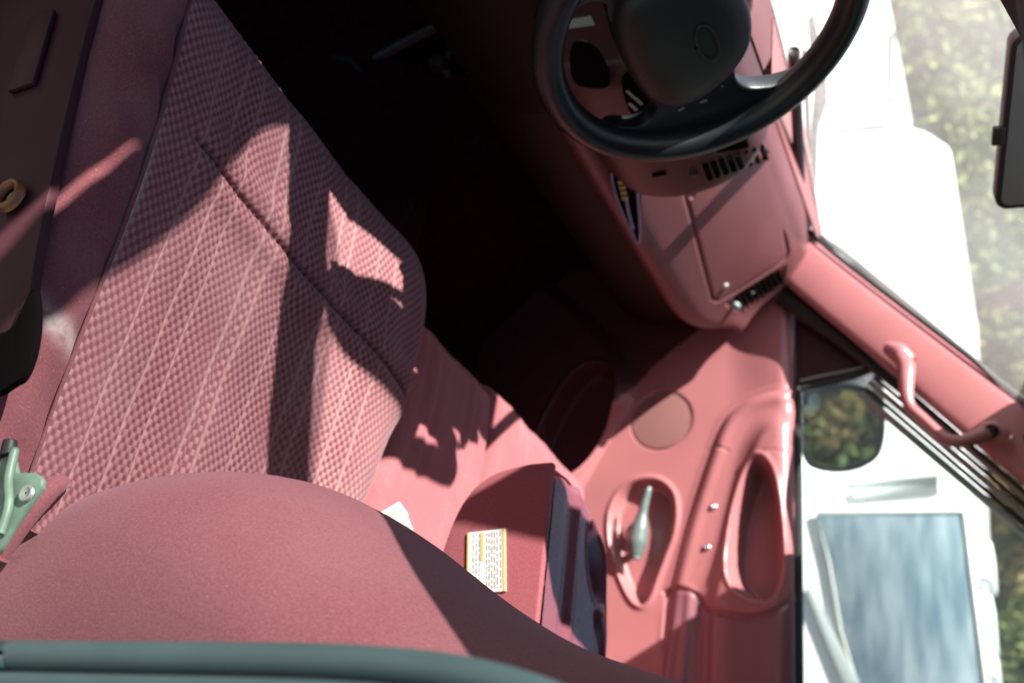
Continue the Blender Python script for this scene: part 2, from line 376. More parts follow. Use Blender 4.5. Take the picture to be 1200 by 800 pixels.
# lateral and lengthwise positions, then the rounded front right corner
Y = YR+(0.60-YR)*T
X = XL+(xright(Y)-XL)*Sg
Y = YR+(yfront(X)-YR)*T
dr = xright(Y)-X; df = yfront(X)-Y; RC = .095
cx = np.maximum(RC-dr, 0); cy = np.maximum(RC-df, 0); hh = np.hypot(cx, cy)
k = np.where(hh > RC, RC/np.maximum(hh, 1e-9), 1.0)
X = X+cx*(k-1)*1.0; Y = Y+cy*(k-1)*1.0
d = np.where((cx > 0) & (cy > 0), RC-np.minimum(hh, RC), np.minimum(dr, df))
d = np.clip(d, 0, None)
R = .075
drop = R-np.sqrt(np.clip(R*R-np.clip(R-d, 0, R)**2, 0, None))
Z = ztop(X, Y)-drop*(1+.25*smooth(.05, .0, dr))
# waffle weave, crease and sewn stripes (geometry, a millimetre or two)
cwid, clen = .0057, .0138
uu = (X-.03)/cwid+.35*np.sin(Y*9+1)+.12*np.sin(Y*37+X*20); vv = Y/clen+.25*np.sin(X*23)+.12*np.sin(X*61+Y*30)
col = np.floor(uu); fu = uu-col; fv = vv+.5*(col % 2); fv = fv-np.floor(fv)
bump = (np.sin(np.pi*fu)**.5)*smooth(0, .16, fv)*smooth(.60, .46, fv)
cellm = (np.sin(np.pi*fu)**.6)*smooth(.50, .62, fv)*smooth(1.0, .90, fv)
band = .72+.28*np.sin(X*58+.6*np.sin(Y*5))*np.sin(X*31+1)
edge = np.clip(bump, 0, 1)*.85*band
cellm = cellm*(.75+.25*np.sin(X*41+2))
stripe = np.zeros_like(X)
for xs0, w0 in ((.075, .0013), (.118, .0018), (.150, .0012), (.205, .0024), (.232, .0024), (.285, .0012), (.345, .0018), (.375, .0018), (.43, .0012), (.47, .0018)):
    stripe = np.maximum(stripe, np.exp(-((X-xs0-.012*np.sin(Y*4))/w0)**2))
cre_y = .392-.145*X-.07*np.clip(X-.42, 0, 1)        # transverse sewn crease
dc = Y-cre_y
crease = np.exp(-(dc/.0035)**2)*smooth(.05, .10, X)
puff = .006*np.exp(-((np.abs(dc)-.022)/.018)**2)*smooth(.05, .12, X)
wrink = .0016*np.sin(X*52+Y*9+1.3*np.sin(Y*14))*smooth(.15, .35, Y)*smooth(.6, .5, Y)-.010*np.exp(-((X-.30)/.13)**2-((Y-.17)/.12)**2)+.002*np.sin(X*19+Y*31)*np.sin(Y*23-X*7)
Z = Z+.0007*bump*(1-stripe)-.007*crease+puff+wrink*.8-.0012*stripe
# pleat grooves running fore and aft
for xs0 in (.218, .36):
    Z -= .003*np.exp(-((X-xs0-.012*np.sin(Y*4))/.006)**2)
wear = np.exp(-((X-XL)/.006)**2)*smooth(.17, .22, Y)*smooth(.40, .33, Y)+.16*np.exp(-((X-XL)/.004)**2)
wear = np.clip(wear, 0, 1)
A = np.stack([X, Y, Z], -1)
# skirts: right edge and front edge carried down to the seat base
att = dict(edge=edge, cell=cellm, stripe=stripe, wear=wear)
sc = grid('seat_cushion', A, M['waffle'], DS, attrs=att)
bnd = np.concatenate([A[:, -1], A[-1, ::-1][1:]])
sk = np.array([[p*np.array([1, 1, 0])+np.array([0, 0, z]) for p in bnd[::4]] for z in ()]) if False else None
low = bnd.copy(); rows = [low.copy()]
for dz, ins in ((-.03, .001), (-.07, .0), (-.12, -.006), (-.20, -.02)):
    q = low.copy(); q[:, 2] += dz; c0 = np.array([.28, .2]); v = q[:, :2]-c0; v /= np.linalg.norm(v, axis=1)[:, None]; q[:, :2] += v*ins; rows.append(q)
grid('cushion_skirt', np.array(rows), M['velour_lit'], DS, flip=True)
# plain outer side panel from the seam down
ny = 120; prof = [(0, .000), (.004, -.003), (-.014, .004), (-.034, -.006), (-.050, -.022), (-.060, -.042), (-.064, -.064), (-.062, -.085)]
yy = np.linspace(-.08, .60, ny)
SP = []; WR = []
pp = crom(prof, 4)
for y in yy:
    tt = (y-YR)/(.60-YR); xl = .030-.010*tt; zt = ztop(xl, y)-.004
    dro = .075; dfr = max(0.0, .60-y); dd = dro-math.sqrt(max(0, dro**2-max(0, dro-dfr)**2)); zt -= dd
    zl = .350-.135*max(y, 0)-.004                      # lower edge height
    L = (zt-zl)/.085
    row = []; wr = []
    for i, (a, b_) in enumerate(pp):
        wrk = .0022*math.sin(a*150+y*30)*math.sin(y*46+2)+.0015*math.sin(y*90+a*60)
        if i == 0: wrk = 0
        row.append((xl+a*1.05, y, zt+b_*L+wrk)); wr.append(math.exp(-(i/3.2)**2)*float(smooth(.15, .22, y)*smooth(.42, .32, y))+.35*math.exp(-i/1.2)+(.5*math.exp(-((y-.10-.002*i)/.012)**2)*math.exp(-((i-12)/9)**2)))
    SP.append(row); WR.append(wr)
grid('side_panel', np.array(SP), M['side'], DS, attrs=dict(wear=np.array(WR)))
# seam thread along the panel edge
tube('seam_welt', [(.0305-.010*((y-YR)/.66), y, float(ztop(.03, y))-.001) for y in np.linspace(-.03, .53, 24)], .0022, M['side'], DS, seg=8, n=3)

# backrest: stations up its height, superellipse sections
fz = [.25, .30, .345, .413, .50, .56, .62, .672, .783, .888, .946, 1.00, 1.03]
fy = [.0, .025, .042, .054, .049, .030, -.006, -.044, -.104, -.134, -.147, -.172, -.18]
def yback(z): return float(np.interp(z, fz, fy))
zz = np.concatenate([np.linspace(.25, .42, 22), np.linspace(.43, 1.03, 60)])
fys = np.array([yback(z) for z in zz]); fys = np.convolve(np.pad(fys, 4, 'edge'), np.ones(9)/9, 'valid')
BR = []
th = np.linspace(0, 2*np.pi, 72, endpoint=False)
for z, yf in zip(zz, fys):
    tk = .20; hw = .270; cxx = .308
    e = 1.0
    if z > .97: e = math.sqrt(max(.02, 1-((z-.97)/.0615)**2))
    if z < .275: e = math.sqrt(max(.05, 1-((.275-z)/.036)**2))
    n_ = 2.25
    c_, sn = np.cos(th), np.sin(th)
    px = np.sign(c_)*np.abs(c_)**(2/n_)*hw*(.97+.03*e); py = np.sign(sn)*np.abs(sn)**(2/n_)*tk*e
    BR.append(np.stack([cxx+px, yf+.014-tk*1.0+py-.012*(1-(px/hw)**2)*(py > 0), np.full_like(px, z)], -1))
bk = grid('backrest', np.array(BR), M['velour'], DS, wv=True, flip=True, cap=True)
bk_bot = at(22, 618, 'x', .03)
tube('hem_fold', [at(0, 655, 'x', .035), at(22, 618, 'x', .035), at(45, 588, 'x', .04), at(66, 568, 'x', .05), at(78, 566, 'x', .07)], [.007, .009, .010, .009, .004], M['velour'], bk, seg=12)
# seat base: dark outer trim
tr = [at(118, -20, 'x', -.052), at(95, 60, 'x', -.052), at(62, 200, 'x', -.052), at(38, 320, 'x', -.052), at(33, 400, 'x', -.052), at(22, 438, 'x', -.052), at(5, 447, 'x', -.052)]
tr = [p for p in tr]; low = [np.array([-.052, tr[-1][1]+.01, .02]), np.array([-.052, .64, .02])]
prism('base_trim', crom(tr, 4).tolist()+low, (.012, 0, 0), M['plastic_dark'], DS, w=.003)
box('base_recess', at(38, 60, 'x', -.056), (.006, .10, .035), M['plastic_dark'], DS, w=.002, ax=[(1, 0, 0), (0, 1, -.1), (0, .1, 1)])
box('seat_base', (.28, .22, .13), (.56, .62, .24), M['plastic'], DS, w=.02)
prism('recline_lever', crom([at(a, b_, 'x', -.062) for a, b_ in ((-12, 398), (14, 382), (38, 336), (43, 372), (38, 410), (28, 436), (12, 450), (-12, 458))], 4, True), (.008, 0, 0), M['void'], DS, w=.002)
# copper coloured ring in the trim
rc = at(14, 231, 'x', -.058)
cr = lathe('copper_ring', rc, (-1, 0, 0), [(.017, 0), (.017, .006), (.014, .009), (.0105, .008), (.009, .003), (.009, .0)], M['copper'], DS)
lathe('ring_plug', rc+np.array([.002, 0, -.001]), (-1, 0, 0), [(.0085, 0), (.0085, .001), (.004, .003), (.0, .0032)], M['bolt'], cr, k=16)
# green painted hinge bracket beside the backrest
hb = [at(x, y, 'x', -.015) for x, y in ((-8, 650), (-8, 560), (4, 526), (14, 528), (19, 553), (40, 553), (49, 560), (48, 570), (34, 590), (14, 618), (0, 642))]
hbo = prism('hinge_bracket', hb, (.006, 0, 0), M['steel_green'], DS, w=.0015)
tube('bracket_rib', [at(18, 525, 'x', -.019), at(10, 560, 'x', -.019), at(10, 592, 'x', -.019), at(0, 625, 'x', -.019)], .004, M['steel_green'], hbo, seg=8)
lathe('hinge_bolt', at(32, 578, 'x', -.016), (-1, 0, 0), [(.0075, 0), (.0075, .002), (.0055, .003), (.0045, .0015), (.001, .0015)], M['bolt'], hbo, k=18)
tube('bracket_cap', [at(12, 517, 'x', -.014), at(9, 535, 'x', -.014)], [.006, .007], M['black'], hbo, seg=10)

# ================================================================== BENCH: centre and passenger
def bench(root, x0, x1, yf0, yf1, z0, pleats, name, mt, n_=(140, 120), notch=0):
    u = np.linspace(0, 1, n_[0]); v = np.linspace(0, 1, n_[1]); Vv, Uu = np.meshgrid(v, u, indexing='ij')
    Xb = x0+(x1-x0)*Uu; yf = yf0+(yf1-yf0)*Uu; Yb = -.10+(yf+.10)*Vv
    dl, dr_, df_ = Xb-x0, x1-Xb, yf-Yb
    dd = np.minimum(np.minimum(dl, dr_)*1.6, df_); Rb = .06
    dp = Rb-np.sqrt(np.clip(Rb*Rb-np.clip(Rb-dd, 0, Rb)**2, 0, None))
    Zb = z0+.03*smooth(-.05, .4, Yb)-dp
    for xp, wd, dep in pleats:
        g = np.abs(Xb-xp-.02*np.sin(Yb*3)); Zb -= dep*np.exp(-(g/wd)**2); Zb += dep*.5*np.exp(-((g-wd*2.2)/wd)**2)
    Zb += .002*np.sin(Xb*40+Yb*12)
    Ab = np.stack([Xb, Yb, Zb], -1)
    o = grid(name, Ab, mt, root)
    bnd = np.concatenate([Ab[::-1, 0], Ab[0, 0:0], Ab[-1][1:0], ]) if False else np.concatenate([Ab[:, 0], Ab[-1, 1:], Ab[::-1, -1][1:]])
    rows = [bnd.copy()]
    for dz in (-.04, -.10, -.22):
        q = bnd.copy(); q[:, 2] += dz; rows.append(q)
    grid('cushion_skirt', np.array(rows), mt, root)
    return o
CS = thing('middle_bench', 'plain maroon velour middle seat cushion with sewn pleats beside the driver cushion', 'car seat', (.76, .2, 0))
bench(CS, .612, .925, .485, .475, .315, [(.66, .009, .002), (.70, .008, .002), (.80, .009, .002), (.825, .007, .002)], 'seat_cushion', M['velour_lit'])
box('seat_base', (.77, .18, .06), (.28, .5, .12), M['carpet'], CS, w=.02)
PS = thing('passenger_bench', 'plain maroon velour passenger cushion on the far side of the centre armrest', 'car seat', (1.15, .2, 0))
bench(PS, .93, 1.37, .49, .47, .315, [(1.0, .009, .004), (1.03, .008, .003), (1.12, .008, .003), (1.2, .008, .003)], 'seat_cushion', M['velour_lit'])
box('seat_base', (1.15, .18, .06), (.40, .5, .12), M['carpet'], PS, w=.02)
pbk = []
for z in np.linspace(.28, 1.0, 24):
    n_ = 3.2; c_, sn = np.cos(th), np.sin(th); e = 1 if z < .94 else math.sqrt(max(.03, 1-((z-.94)/.062)**2))
    px = np.sign(c_)*np.abs(c_)**(2/n_)*.21; py = np.sign(sn)*np.abs(sn)**(2/n_)*.08*e
    pbk.append(np.stack([1.155+px, -.16-.30*(z-.3)+py, np.full_like(px, z)], -1))
grid('backrest', np.array(pbk), M['velour_lit'], PS, wv=True, flip=True, cap=True)

# ================================================================== CENTRE ARMREST
AR = thing('armrest_console', 'folded down centre armrest with velour side and maroon plastic tray top', 'armrest', (.74, .05, .46))
def arm_front(x): return float(np.interp(x, [.60, .65, .70, .76, .80, .84, .865, .882, .888], [.192, .200, .203, .186, .165, .13, .10, .055, .02]))
side_px = [(640, 541), (622, 543), (602, 547), (585, 552), (570, 560), (556, 571), (545, 585), (535, 602), (526, 624), (519, 645), (512, 668)]
sidep = [at(x, y, 'x', .60) for x, y in side_px]
yz = np.array([(p[1], p[2]) for p in sidep]); yz[0, 1] = .600
YB = -.17
# fabric side: outline polygon with slight thickness
outl = [np.array([.60, a, b_]) for a, b_ in crom(yz, 4)]
outl += [np.array([.60, .0, .455]), np.array([.60, YB, .455]), np.array([.60, YB, .597])]
prism('side_panel', outl, (.012, 0, 0), M['velour_side'], AR, w=.004, seg=3)
# plastic body, lofted across
rows = []
base = crom(yz, 4)
for x in np.concatenate([[.6135], np.linspace(.618, .84, 16), np.linspace(.85, .888, 8)]):
    yf = arm_front(x); k = (yf-YB)/(.192-YB)
    zs = 1-.10*smooth(.80, .89, x)
    pr_ = [np.array([x, YB+(a-YB)*k, .455+(b_-.455)*.88*float(zs)]) for a, b_ in base[::-1]]
    rows.append(pr_+[])
# top as height field with the recess pressed in
Aa = np.array(rows)
grid('front_shell', Aa, M['tray'], AR, flip=False)
gx = np.concatenate([[.6135], np.linspace(.616, .888, 110)]); gv = np.linspace(0, 1, 130)
GX = np.repeat(gx[None], len(gv), 0); GY = np.array([[YB+(arm_front(x)-YB)*v for x in gx] for v in gv])
GZ = .600-(.600-.455)*.10*smooth(.80, .89, GX)
rec = [at(x, y, 'z', .6)[:2] for x, y in ((691, 612), (699, 618), (708, 650), (713, 690), (712, 712), (703, 712), (693, 690), (688, 650))]
sd1 = sdf(crom(rec, 5, True), GX, GY)
GZ = GZ-.032*smooth(.004, -.018, sd1)+.003*np.exp(-(sd1/.006)**2)
rec2 = [at(x, y, 'z', .6)[:2] for x, y in ((697, 716), (708, 722), (716, 745), (719, 775), (708, 770), (698, 740))]
sd2 = sdf(crom(rec2, 5, True), GX, GY); GZ = GZ-.018*smooth(.003, -.010, sd2)
rid = at(668, 600, 'z', .6)[0]
GZ = GZ+.003*np.exp(-((GX-.70)/.010)**2)-.003*np.exp(-((GX-.675)/.012)**2)
dfe = np.array([[arm_front(x)-0 for x in gx]]*len(gv))-GY; dfe = np.minimum(dfe, .892-GX+.004)
dpp = .018-np.sqrt(np.clip(.018**2-np.clip(.018-dfe, 0, .018)**2, 0, None)); GZ -= dpp*.7
Aa2 = np.stack([GX, GY, GZ], -1)
grid('tray_top', Aa2, M['tray'], AR)
# join wall between tray edge and shell
w0 = Aa2[-1]; w1 = w0.copy(); w1[:, 2] = w1[:, 2]-.03; w1[:, 1] -= .0
grid('tray_rim', np.array([w0, w0+np.array([0, .0015, -.004]), w1]), M['tray'], AR, flip=True)
grid('outer_wall', np.array([Aa2[:, -1], Aa2[:, -1]+np.array([.003, 0, -.01]), Aa2[:, -1]+np.array([.0, 0, -.14])]), M['tray'], AR, flip=False)
# warning label on the velour side
lb = [at(x, y, 'x', .598) for x, y in ((548, 624), (592, 619), (593, 692), (547, 694))]
lo = prism('warning_label', lb, (.0012, 0, 0), M['paper'], AR, w=0)
def lq(u0, u1, v0, v1, mt, nm, dx=-.0006):
    f = lambda u, v: (lb[0]*(1-u)+lb[1]*u)*(1-v)+(lb[3]*(1-u)+lb[2]*u)*v
    q = [f(u0, v0), f(u1, v0), f(u1, v1), f(u0, v1)]; return prism(nm, [p+np.array([dx, 0, 0]) for p in q], (.0005, 0, 0), mt, lo, w=0)
lq(.93, 1, 0, 1, M['gold'], 'label_border'); lq(0, .05, 0, 1, M['gold'], 'label_border'); lq(.36, .44, .02, .5, M['gold'], 'label_border')
ink = []
for i, u in enumerate((.15, .23, .31, .50, .57, .64, .71, .78, .86)):
    v = .03
    while v < .93:
        L = random.uniform(.04, .13); V0 = lq(u, u+.035, v, min(v+L, .95), M['ink'], 'printed_line', -.0005); ink.append(V0); v += L+.03
bm = bmesh.new()
for o in ink:
    bm.from_mesh(o.data); bpy.data.objects.remove(o)
me = bpy.data.meshes.new('printed_text'); bm.to_mesh(me); bm.free(); me.materials.clear()
stuff(link('printed_text', me, M['ink'], lo))

# seat belt buckle
bu = thing('seat_belt_buckle', 'grey seat belt buckle with white side standing between driver cushion and armrest', 'buckle', (.545, .085, .33))
c = at(474, 611, 'x', .545)
a1 = np.array([.15, .55, .82]); a1 /= np.linalg.norm(a1); a0 = np.cross(a1, [.9, -.25, .1]); a0 /= np.linalg.norm(a0); a2 = np.cross(a0, a1)
box('buckle_body', c-a1*.022, (.040, .055, .024), M['buckle'], bu, w=.004, ax=[a0, a1, a2])
box('buckle_side', c-a1*.020+a0*.022, (.006, .051, .026), M['white_pl'], bu, w=.002, ax=[a0, a1, a2])
tube('buckle_stalk', [c-a1*.055, c-a1*.10, c-a1*.16], .012, M['black'], bu, flat=((.9, -.25, .1), .5))

# ================================================================== DOOR SEAL near the lens
ds = thing('door_seal', 'grey green rubber door seal running along the near door pillar', 'door seal', (-.12, -.2, 0))
ctr = [at(-40, 767, 'x', -.12), at(0, 767, 'x', -.12), at(150, 769, 'x', -.12), at(300, 771, 'x', -.12), at(420, 775, 'x', -.12), at(520, 785, 'x', -.12), at(600, 803, 'x', -.12), at(680, 835, 'x', -.12), at(900, 950, 'x', -.11)]
ctr = [np.array([-.12, ctr[0][1], .02])]+ctr
tube('seal_bulb', ctr, .0090, M['seal'], ds, seg=18)
tube('seal_groove', [p+np.array([.003, -.0095, 0]) for p in ctr], .0052, M['seal_dark'], ds, seg=12)
tube('seal_lip', [p+np.array([-.002, -.018, 0]) for p in ctr], .0075, M['seal'], ds, seg=14)

# ================================================================== PASSENGER DOOR
PD = thing('passenger_door', 'maroon plastic passenger door panel with window crank, speaker and pull handle', 'car door', (1.48, .4, 0))
DX = 1.45
dy = np.arange(-.36, 1.02, .0036); dz = np.arange(.02, .7601, .0036)
DY, DZ = np.meshgrid(dy, dz, indexing='ij')
def dpoly(px, x=DX, n=5): return crom([at(a, b_, 'x', x)[1:] for a, b_ in px], n, True)
def dist(px, x=DX, n=5): return sdf(dpoly(px, x, n), DY, DZ)
H = np.zeros_like(DY)
# lower part of the panel stands proud below a rolling step
sL = dist([(575, 300), (690, 372), (742, 452), (716, 505), (694, 545), (672, 590), (655, 660), (600, 800), (400, 800), (400, 300)], n=4)
H += .026*smooth(.012, -.03, sL)
mp = dist([(628, 530), (640, 490), (662, 452), (684, 430), (706, 428), (718, 442), (716, 470), (700, 510), (676, 545), (650, 560)], DX-.026)
H += -.055*smooth(.006, -.012, mp)+.006*np.exp(-((mp-.006)/.006)**2)
dk = dist([(540, 300), (780, 320), (880, 335), (868, 352), (812, 392), (772, 424), (742, 456), (706, 500), (676, 538), (640, 566), (560, 640), (440, 560)], n=4)  # outline of the darkened, painted shade
sA = dist([(945, 452), (915, 453), (888, 458), (868, 466), (850, 480), (838, 500), (827, 530), (812, 575), (800, 615), (790, 655), (782, 690), (774, 745), (766, 800), (760, 900), (945, 900), (942, 600)], 1.42)
H += .013*smooth(.020, -.030, sA)+.0035*np.exp(-((sA+.016)/.012)**2)
sB = dist([(960, 480), (915, 482), (893, 490), (878, 510), (868, 540), (858, 580), (848, 620), (838, 655), (828, 690), (824, 740), (822, 800), (815, 900), (960, 900)], 1.40)
H += .024*smooth(.030, -.045, sB)+.003*np.exp(-((sB+.016)/.012)**2)
H += -.0035*np.exp(-((sA-.001)/.0032)**2)
cup = dist([(884, 528), (870, 542), (858, 575), (850, 612), (847, 650), (854, 678), (871, 694), (893, 697), (907, 682), (912, 650), (910, 610), (905, 568), (897, 540)], 1.385)
H += -.074*smooth(.006, -.020, cup)+.003*np.exp(-((cup-.006)/.006)**2)
cr_ = dist([(752, 563), (737, 569), (724, 582), (716, 603), (716, 632), (723, 660), (732, 684), (742, 702), (752, 708), (761, 698), (769, 676), (779, 650), (788, 625), (791, 598), (787, 577), (772, 564)])
H += -.026*smooth(.003, -.012, cr_)+.005*np.exp(-((cr_-.004)/.006)**2)
sg = [at(a, b_, 'x', 1.40)[1:] for a, b_ in ((770, 686), (784, 683), (800, 685), (813, 693), (826, 708), (850, 716), (880, 719), (905, 712), (922, 698), (934, 680))]
pth = crom(sg, 24); rear = sdf(np.vstack([pth, [[-.5, pth[-1][1]], [-.5, pth[0][1]]]]), DY, DZ)
gd = np.min([np.hypot(DY-p[0], DZ-p[1]) for p in pth], axis=0)
H += -.006*np.exp(-(gd/.0035)**2)-.004*smooth(.001, -.003, rear)
l2 = crom([at(a, b_, 'x', 1.41)[1:] for a, b_ in ((817, 700), (816, 740), (814, 800), (812, 850))], 40)
gd2 = np.min([np.hypot(DY-p[0], DZ-p[1]) for p in l2], axis=0); H += -.004*np.exp(-(gd2/.003)**2)
l3 = crom([at(a, b_, 'x', 1.42)[1:] for a, b_ in ((823, 521), (838, 519), (850, 524))], 6)
gd3 = np.min([np.hypot(DY-p[0], DZ-p[1]) for p in l3], axis=0); H += -.003*np.exp(-(gd3/.002)**2)
l4 = crom([at(a, b_, 'x', 1.41)[1:] for a, b_ in ((888, 527), (905, 526), (926, 530))], 6)
gd4 = np.min([np.hypot(DY-p[0], DZ-p[1]) for p in l4], axis=0); H += -.003*np.exp(-(gd4/.002)**2)
rl = crom([at(a, b_, 'x', 1.41)[1:] for a, b_ in ((803, 690), (801, 720), (797, 760), (793, 800), (788, 850))], 40)
H += .006*np.exp(-(np.min([np.hypot(DY-p[0], DZ-p[1]) for p in rl], axis=0)/.010)**2)
# speaker seat
spc = at(775, 492, 'x', DX); sr = np.hypot(DY-spc[1], DZ-spc[2]); SPR = .066
H += -.003*smooth(SPR+.004, SPR-.001, sr)*(1)
# rolled top edge and front corner
top_z = .742; ft = at(897, 362, 'x', DX)
H -= .030*(1-np.sqrt(np.clip(1-np.clip((DZ-(top_z-.03))/.03, 0, 1)**2, 0, 1)))
H += .018*smooth(.60, .73, DZ)*smooth(.55, .75, DY)
fr = sdf([(1.02, .70), (.905, .744), (.5, .75), (-.4, .75), (-.4, 0), (1.02, 0)], DY, DZ)
DXX = DX-H
msk = DZ <= top_z
zc = np.minimum(DZ, top_z)
A = np.stack([DXX, DY, zc], -1)[:, :int((top_z-.02)/.0036)+2]
nz_ = A.shape[1]
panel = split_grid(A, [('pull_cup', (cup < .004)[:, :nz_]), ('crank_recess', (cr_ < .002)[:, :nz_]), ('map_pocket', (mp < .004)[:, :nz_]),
    ('rear_armrest', ((rear < 0) & (sA < 0))[:, :nz_]), ('door_armrest', (sA < 0)[:, :nz_]), ('shaded_panel', (dk < 0)[:, :nz_]), ('door_panel', None)], {'*': M['plastic'], 'shaded_panel': M['door_shade'], 'map_pocket': M['door_shade'], 'rear_armrest': M['rear_arm']}, PD, flip=True)
# outer shell of the door so that it has a back
slab_ = prism('door_shell', [(1.525, -.36, .0), (1.525, 1.0, .0), (1.525, 1.0, .735), (1.525, -.36, .735)], (.05, 0, 0), M['white_paint'], PD, w=.01)
prism('door_top', [(1.447, -.36, .728), (1.447, .92, .728), (1.535, .92, .728), (1.535, -.36, .728)], (0, 0, .010), M['plastic'], PD, w=.003)
box('belt_seal', (1.468, .27, .744), (.018, 1.26, .016), M['black'], PD, w=.004)
# speaker grille
G = []
for r in np.linspace(.0005, SPR-.002, 10): G.append([(DX-float(.0262*0)-.0035-.0028*(1-(r/SPR)**2), spc[1]+r*math.cos(t), spc[2]+r*math.sin(t)) for t in np.linspace(0, 2*np.pi, 48, endpoint=False)])
def grille_mat():
    Mx = mat('speaker_mesh', (.22, .10, .09), .6); t = Mx.node_tree; b = t.nodes['Principled BSDF']
    tc = t.nodes.new('ShaderNodeTexCoord'); mp_ = t.nodes.new('ShaderNodeMapping'); mp_.inputs['Scale'].default_value = (210, 210, 210); t.links.new(tc.outputs['Object'], mp_.inputs[0])
    vo = t.nodes.new('ShaderNodeTexVoronoi'); vo.inputs['Scale'].default_value = 1; vo.inputs['Randomness'].default_value = 0; vo.voronoi_dimensions = '2D'
    sx_ = t.nodes.new('ShaderNodeSeparateXYZ'); cx_ = t.nodes.new('ShaderNodeCombineXYZ'); t.links.new(mp_.outputs[0], sx_.inputs[0]); t.links.new(sx_.outputs[1], cx_.inputs[0]); t.links.new(sx_.outputs[2], cx_.inputs[1]); t.links.new(cx_.outputs[0], vo.inputs['Vector'])
    r = t.nodes.new('ShaderNodeValToRGB'); r.color_ramp.elements[0].position = .30; r.color_ramp.elements[0].color = (.07, .028, .026, 1); r.color_ramp.elements[1].position = .42; r.color_ramp.elements[1].color = (.40, .17, .155, 1)
    t.links.new(vo.outputs['Distance'], r.inputs[0]); t.links.new(r.outputs[0], b.inputs['Base Color']); return Mx
M['grille'] = grille_mat()
Hs = float(np.interp(0, [0], [0]))
grl = grid('speaker_grille', np.array(G), M['grille'], PD, wv=True, flip=False)
def door_x(y, z):
    i = int(np.clip(round((y-dy[0])/.0036), 0, len(dy)-1)); j = int(np.clip(round((z-dz[0])/.0036), 0, len(dz)-1)); return DXX[i, j]
hs = door_x(spc[1], spc[2])
grl.location.x = hs-DX
for a, b_, r in ((745, 495, .0035), (744, 503, .0025), (781, 505, .0022), (776, 482, .0018)):
    p = at(a, b_, 'x', hs-.004); lathe('paint_fleck', (hs-.0055, p[1], p[2]), (-1, 0, 0), [(r, 0), (r*.8, .0012), (.0002, .0016)], M['white_pl'], grl, k=10)
# screws
for a, b_ in ((834, 590), (826, 638)):
    p = at(a, b_, 'x', 1.42); xx = door_x(p[1], p[2])
    sc_ = lathe('panel_screw', (xx-.001, p[1], p[2]), (-1, .15, .2), [(.0065, -.002), (.0065, .002), (.005, .0035), (.002, .0025), (.0004, .002)], M['chrome'], PD, k=16)
# window crank
cb = at(742, 622, 'x', 1.455)
kn = lathe('crank_boss', (cb[0]+.018, cb[1], cb[2]), (-1, 0, 0), [(.026, 0), (.026, .006), (.020, .010), (.012, .011), (.0005, .012)], M['chrome'], PD, k=28)
kp = [at(745, 654, 'x', 1.435), at(747, 632, 'x', 1.432), at(751, 612, 'x', 1.430), at(755, 592, 'x', 1.427), at(759, 577, 'x', 1.425), at(761, 570, 'x', 1.425)]
tube('window_crank', kp, [.010, .020, .0175, .0105, .0082, .0068, .0045], M['crank'], PD, seg=16)
tube('crank_neck', [(cb[0]+.01, *at(746, 636, 'x', 1.44)[1:]), at(746, 636, 'x', 1.436)], .009, M['crank'], PD, n=1)

# window frame, sail trim, glass
sail = [at(x, y, 'x', 1.44) for x, y in ((934, 362), (958, 367), (1008, 405), (1024, 425), (1005, 438), (938, 452))]
prism('sail_trim', sail, (.012, 0, 0), M['plastic_dark'], PD, w=.003)
tube('sail_edge', [at(x, y, 'x', 1.435) for x, y in ((936, 456), (965, 449), (1000, 441), (1028, 430))], .006, M['black'], PD, seg=10)
tube('sail_edge', [at(x, y, 'x', 1.437) for x, y in ((938, 446), (965, 440), (1000, 433), (1022, 425))], .003, M['grey_trim'], PD, seg=8)
def strip(name, pts, x, r, mt, parent): return tube(name, [at(a, b_, 'x', x) for a, b_ in pts], r, mt, parent, seg=12)
strip('frame_seal', [(918, 345), (945, 366), (985, 397), (1030, 434), (1060, 460)], 1.425, [.024, .022, .017, .012, .008], M['black'], PD)
strip('frame_seal', [(1020, 420), (1060, 455), (1100, 490), (1160, 541), (1240, 610)], 1.422, .005, M['black'], PD)
for off, rr_, mm in ((12, .0085, 'grey_trim'), (21, .0045, 'black'), (29, .0065, 'grey_trim'), (37, .0045, 'black'), (46, .0075, 'grey_trim')):
    strip('frame_strip', [(a-.65*off+4, b_+.76*off-4) for a, b_ in ((1034, 430), (1060, 452), (1100, 486), (1160, 537), (1250, 614))], 1.425+off*.0006, rr_, M[mm], PD)
gl0 = [(1.475, .86, .742), (1.475, -.36, .742), (1.40, -.36, 1.30), (1.405, .17, 1.29)]
gp = mesh('window_glass', gl0+[(1.479, .86, .742), (1.479, -.36, .742), (1.404, -.36, 1.30), (1.409, .17, 1.29)], [(0, 1, 2, 3), (7, 6, 5, 4)], M['glass_side'], PD, False)

# ================================================================== PILLAR TRIM + GRAB HANDLE
PT = thing('pillar_trim', 'maroon plastic windshield pillar trim on the passenger side', 'pillar trim', (1.38, .95, .75))
upx = [(928, 232), (934, 262), (948, 280), (1000, 322), (1100, 398), (1200, 473), (1300, 548)]
lwx = [(912, 300), (920, 330), (948, 356), (1010, 408), (1090, 476), (1180, 552), (1290, 640)]
rws = []
for (a, b_), (c, d_) in zip(crom(upx, 6), crom(lwx, 6)):
    p = at(a, b_, 'x', 1.38); q = at(c, d_, 'x', 1.384)
    nrm_ = np.array([-1, -.2, .1]); nrm_ /= np.linalg.norm(nrm_)
    rws.append([p+(q-p)*t+nrm_*(.010*math.sin(math.pi*min(max(t, 0), 1))**.4)-np.array([-.02, 0, 0])*0 for t in np.linspace(0, 1, 14)]+[q+np.array([.03, .01, 0]), p+np.array([.03, .03, 0])])
grid('pillar_cover', np.array(rws), M['plastic'], PT, wv=True, flip=True, cap=True)
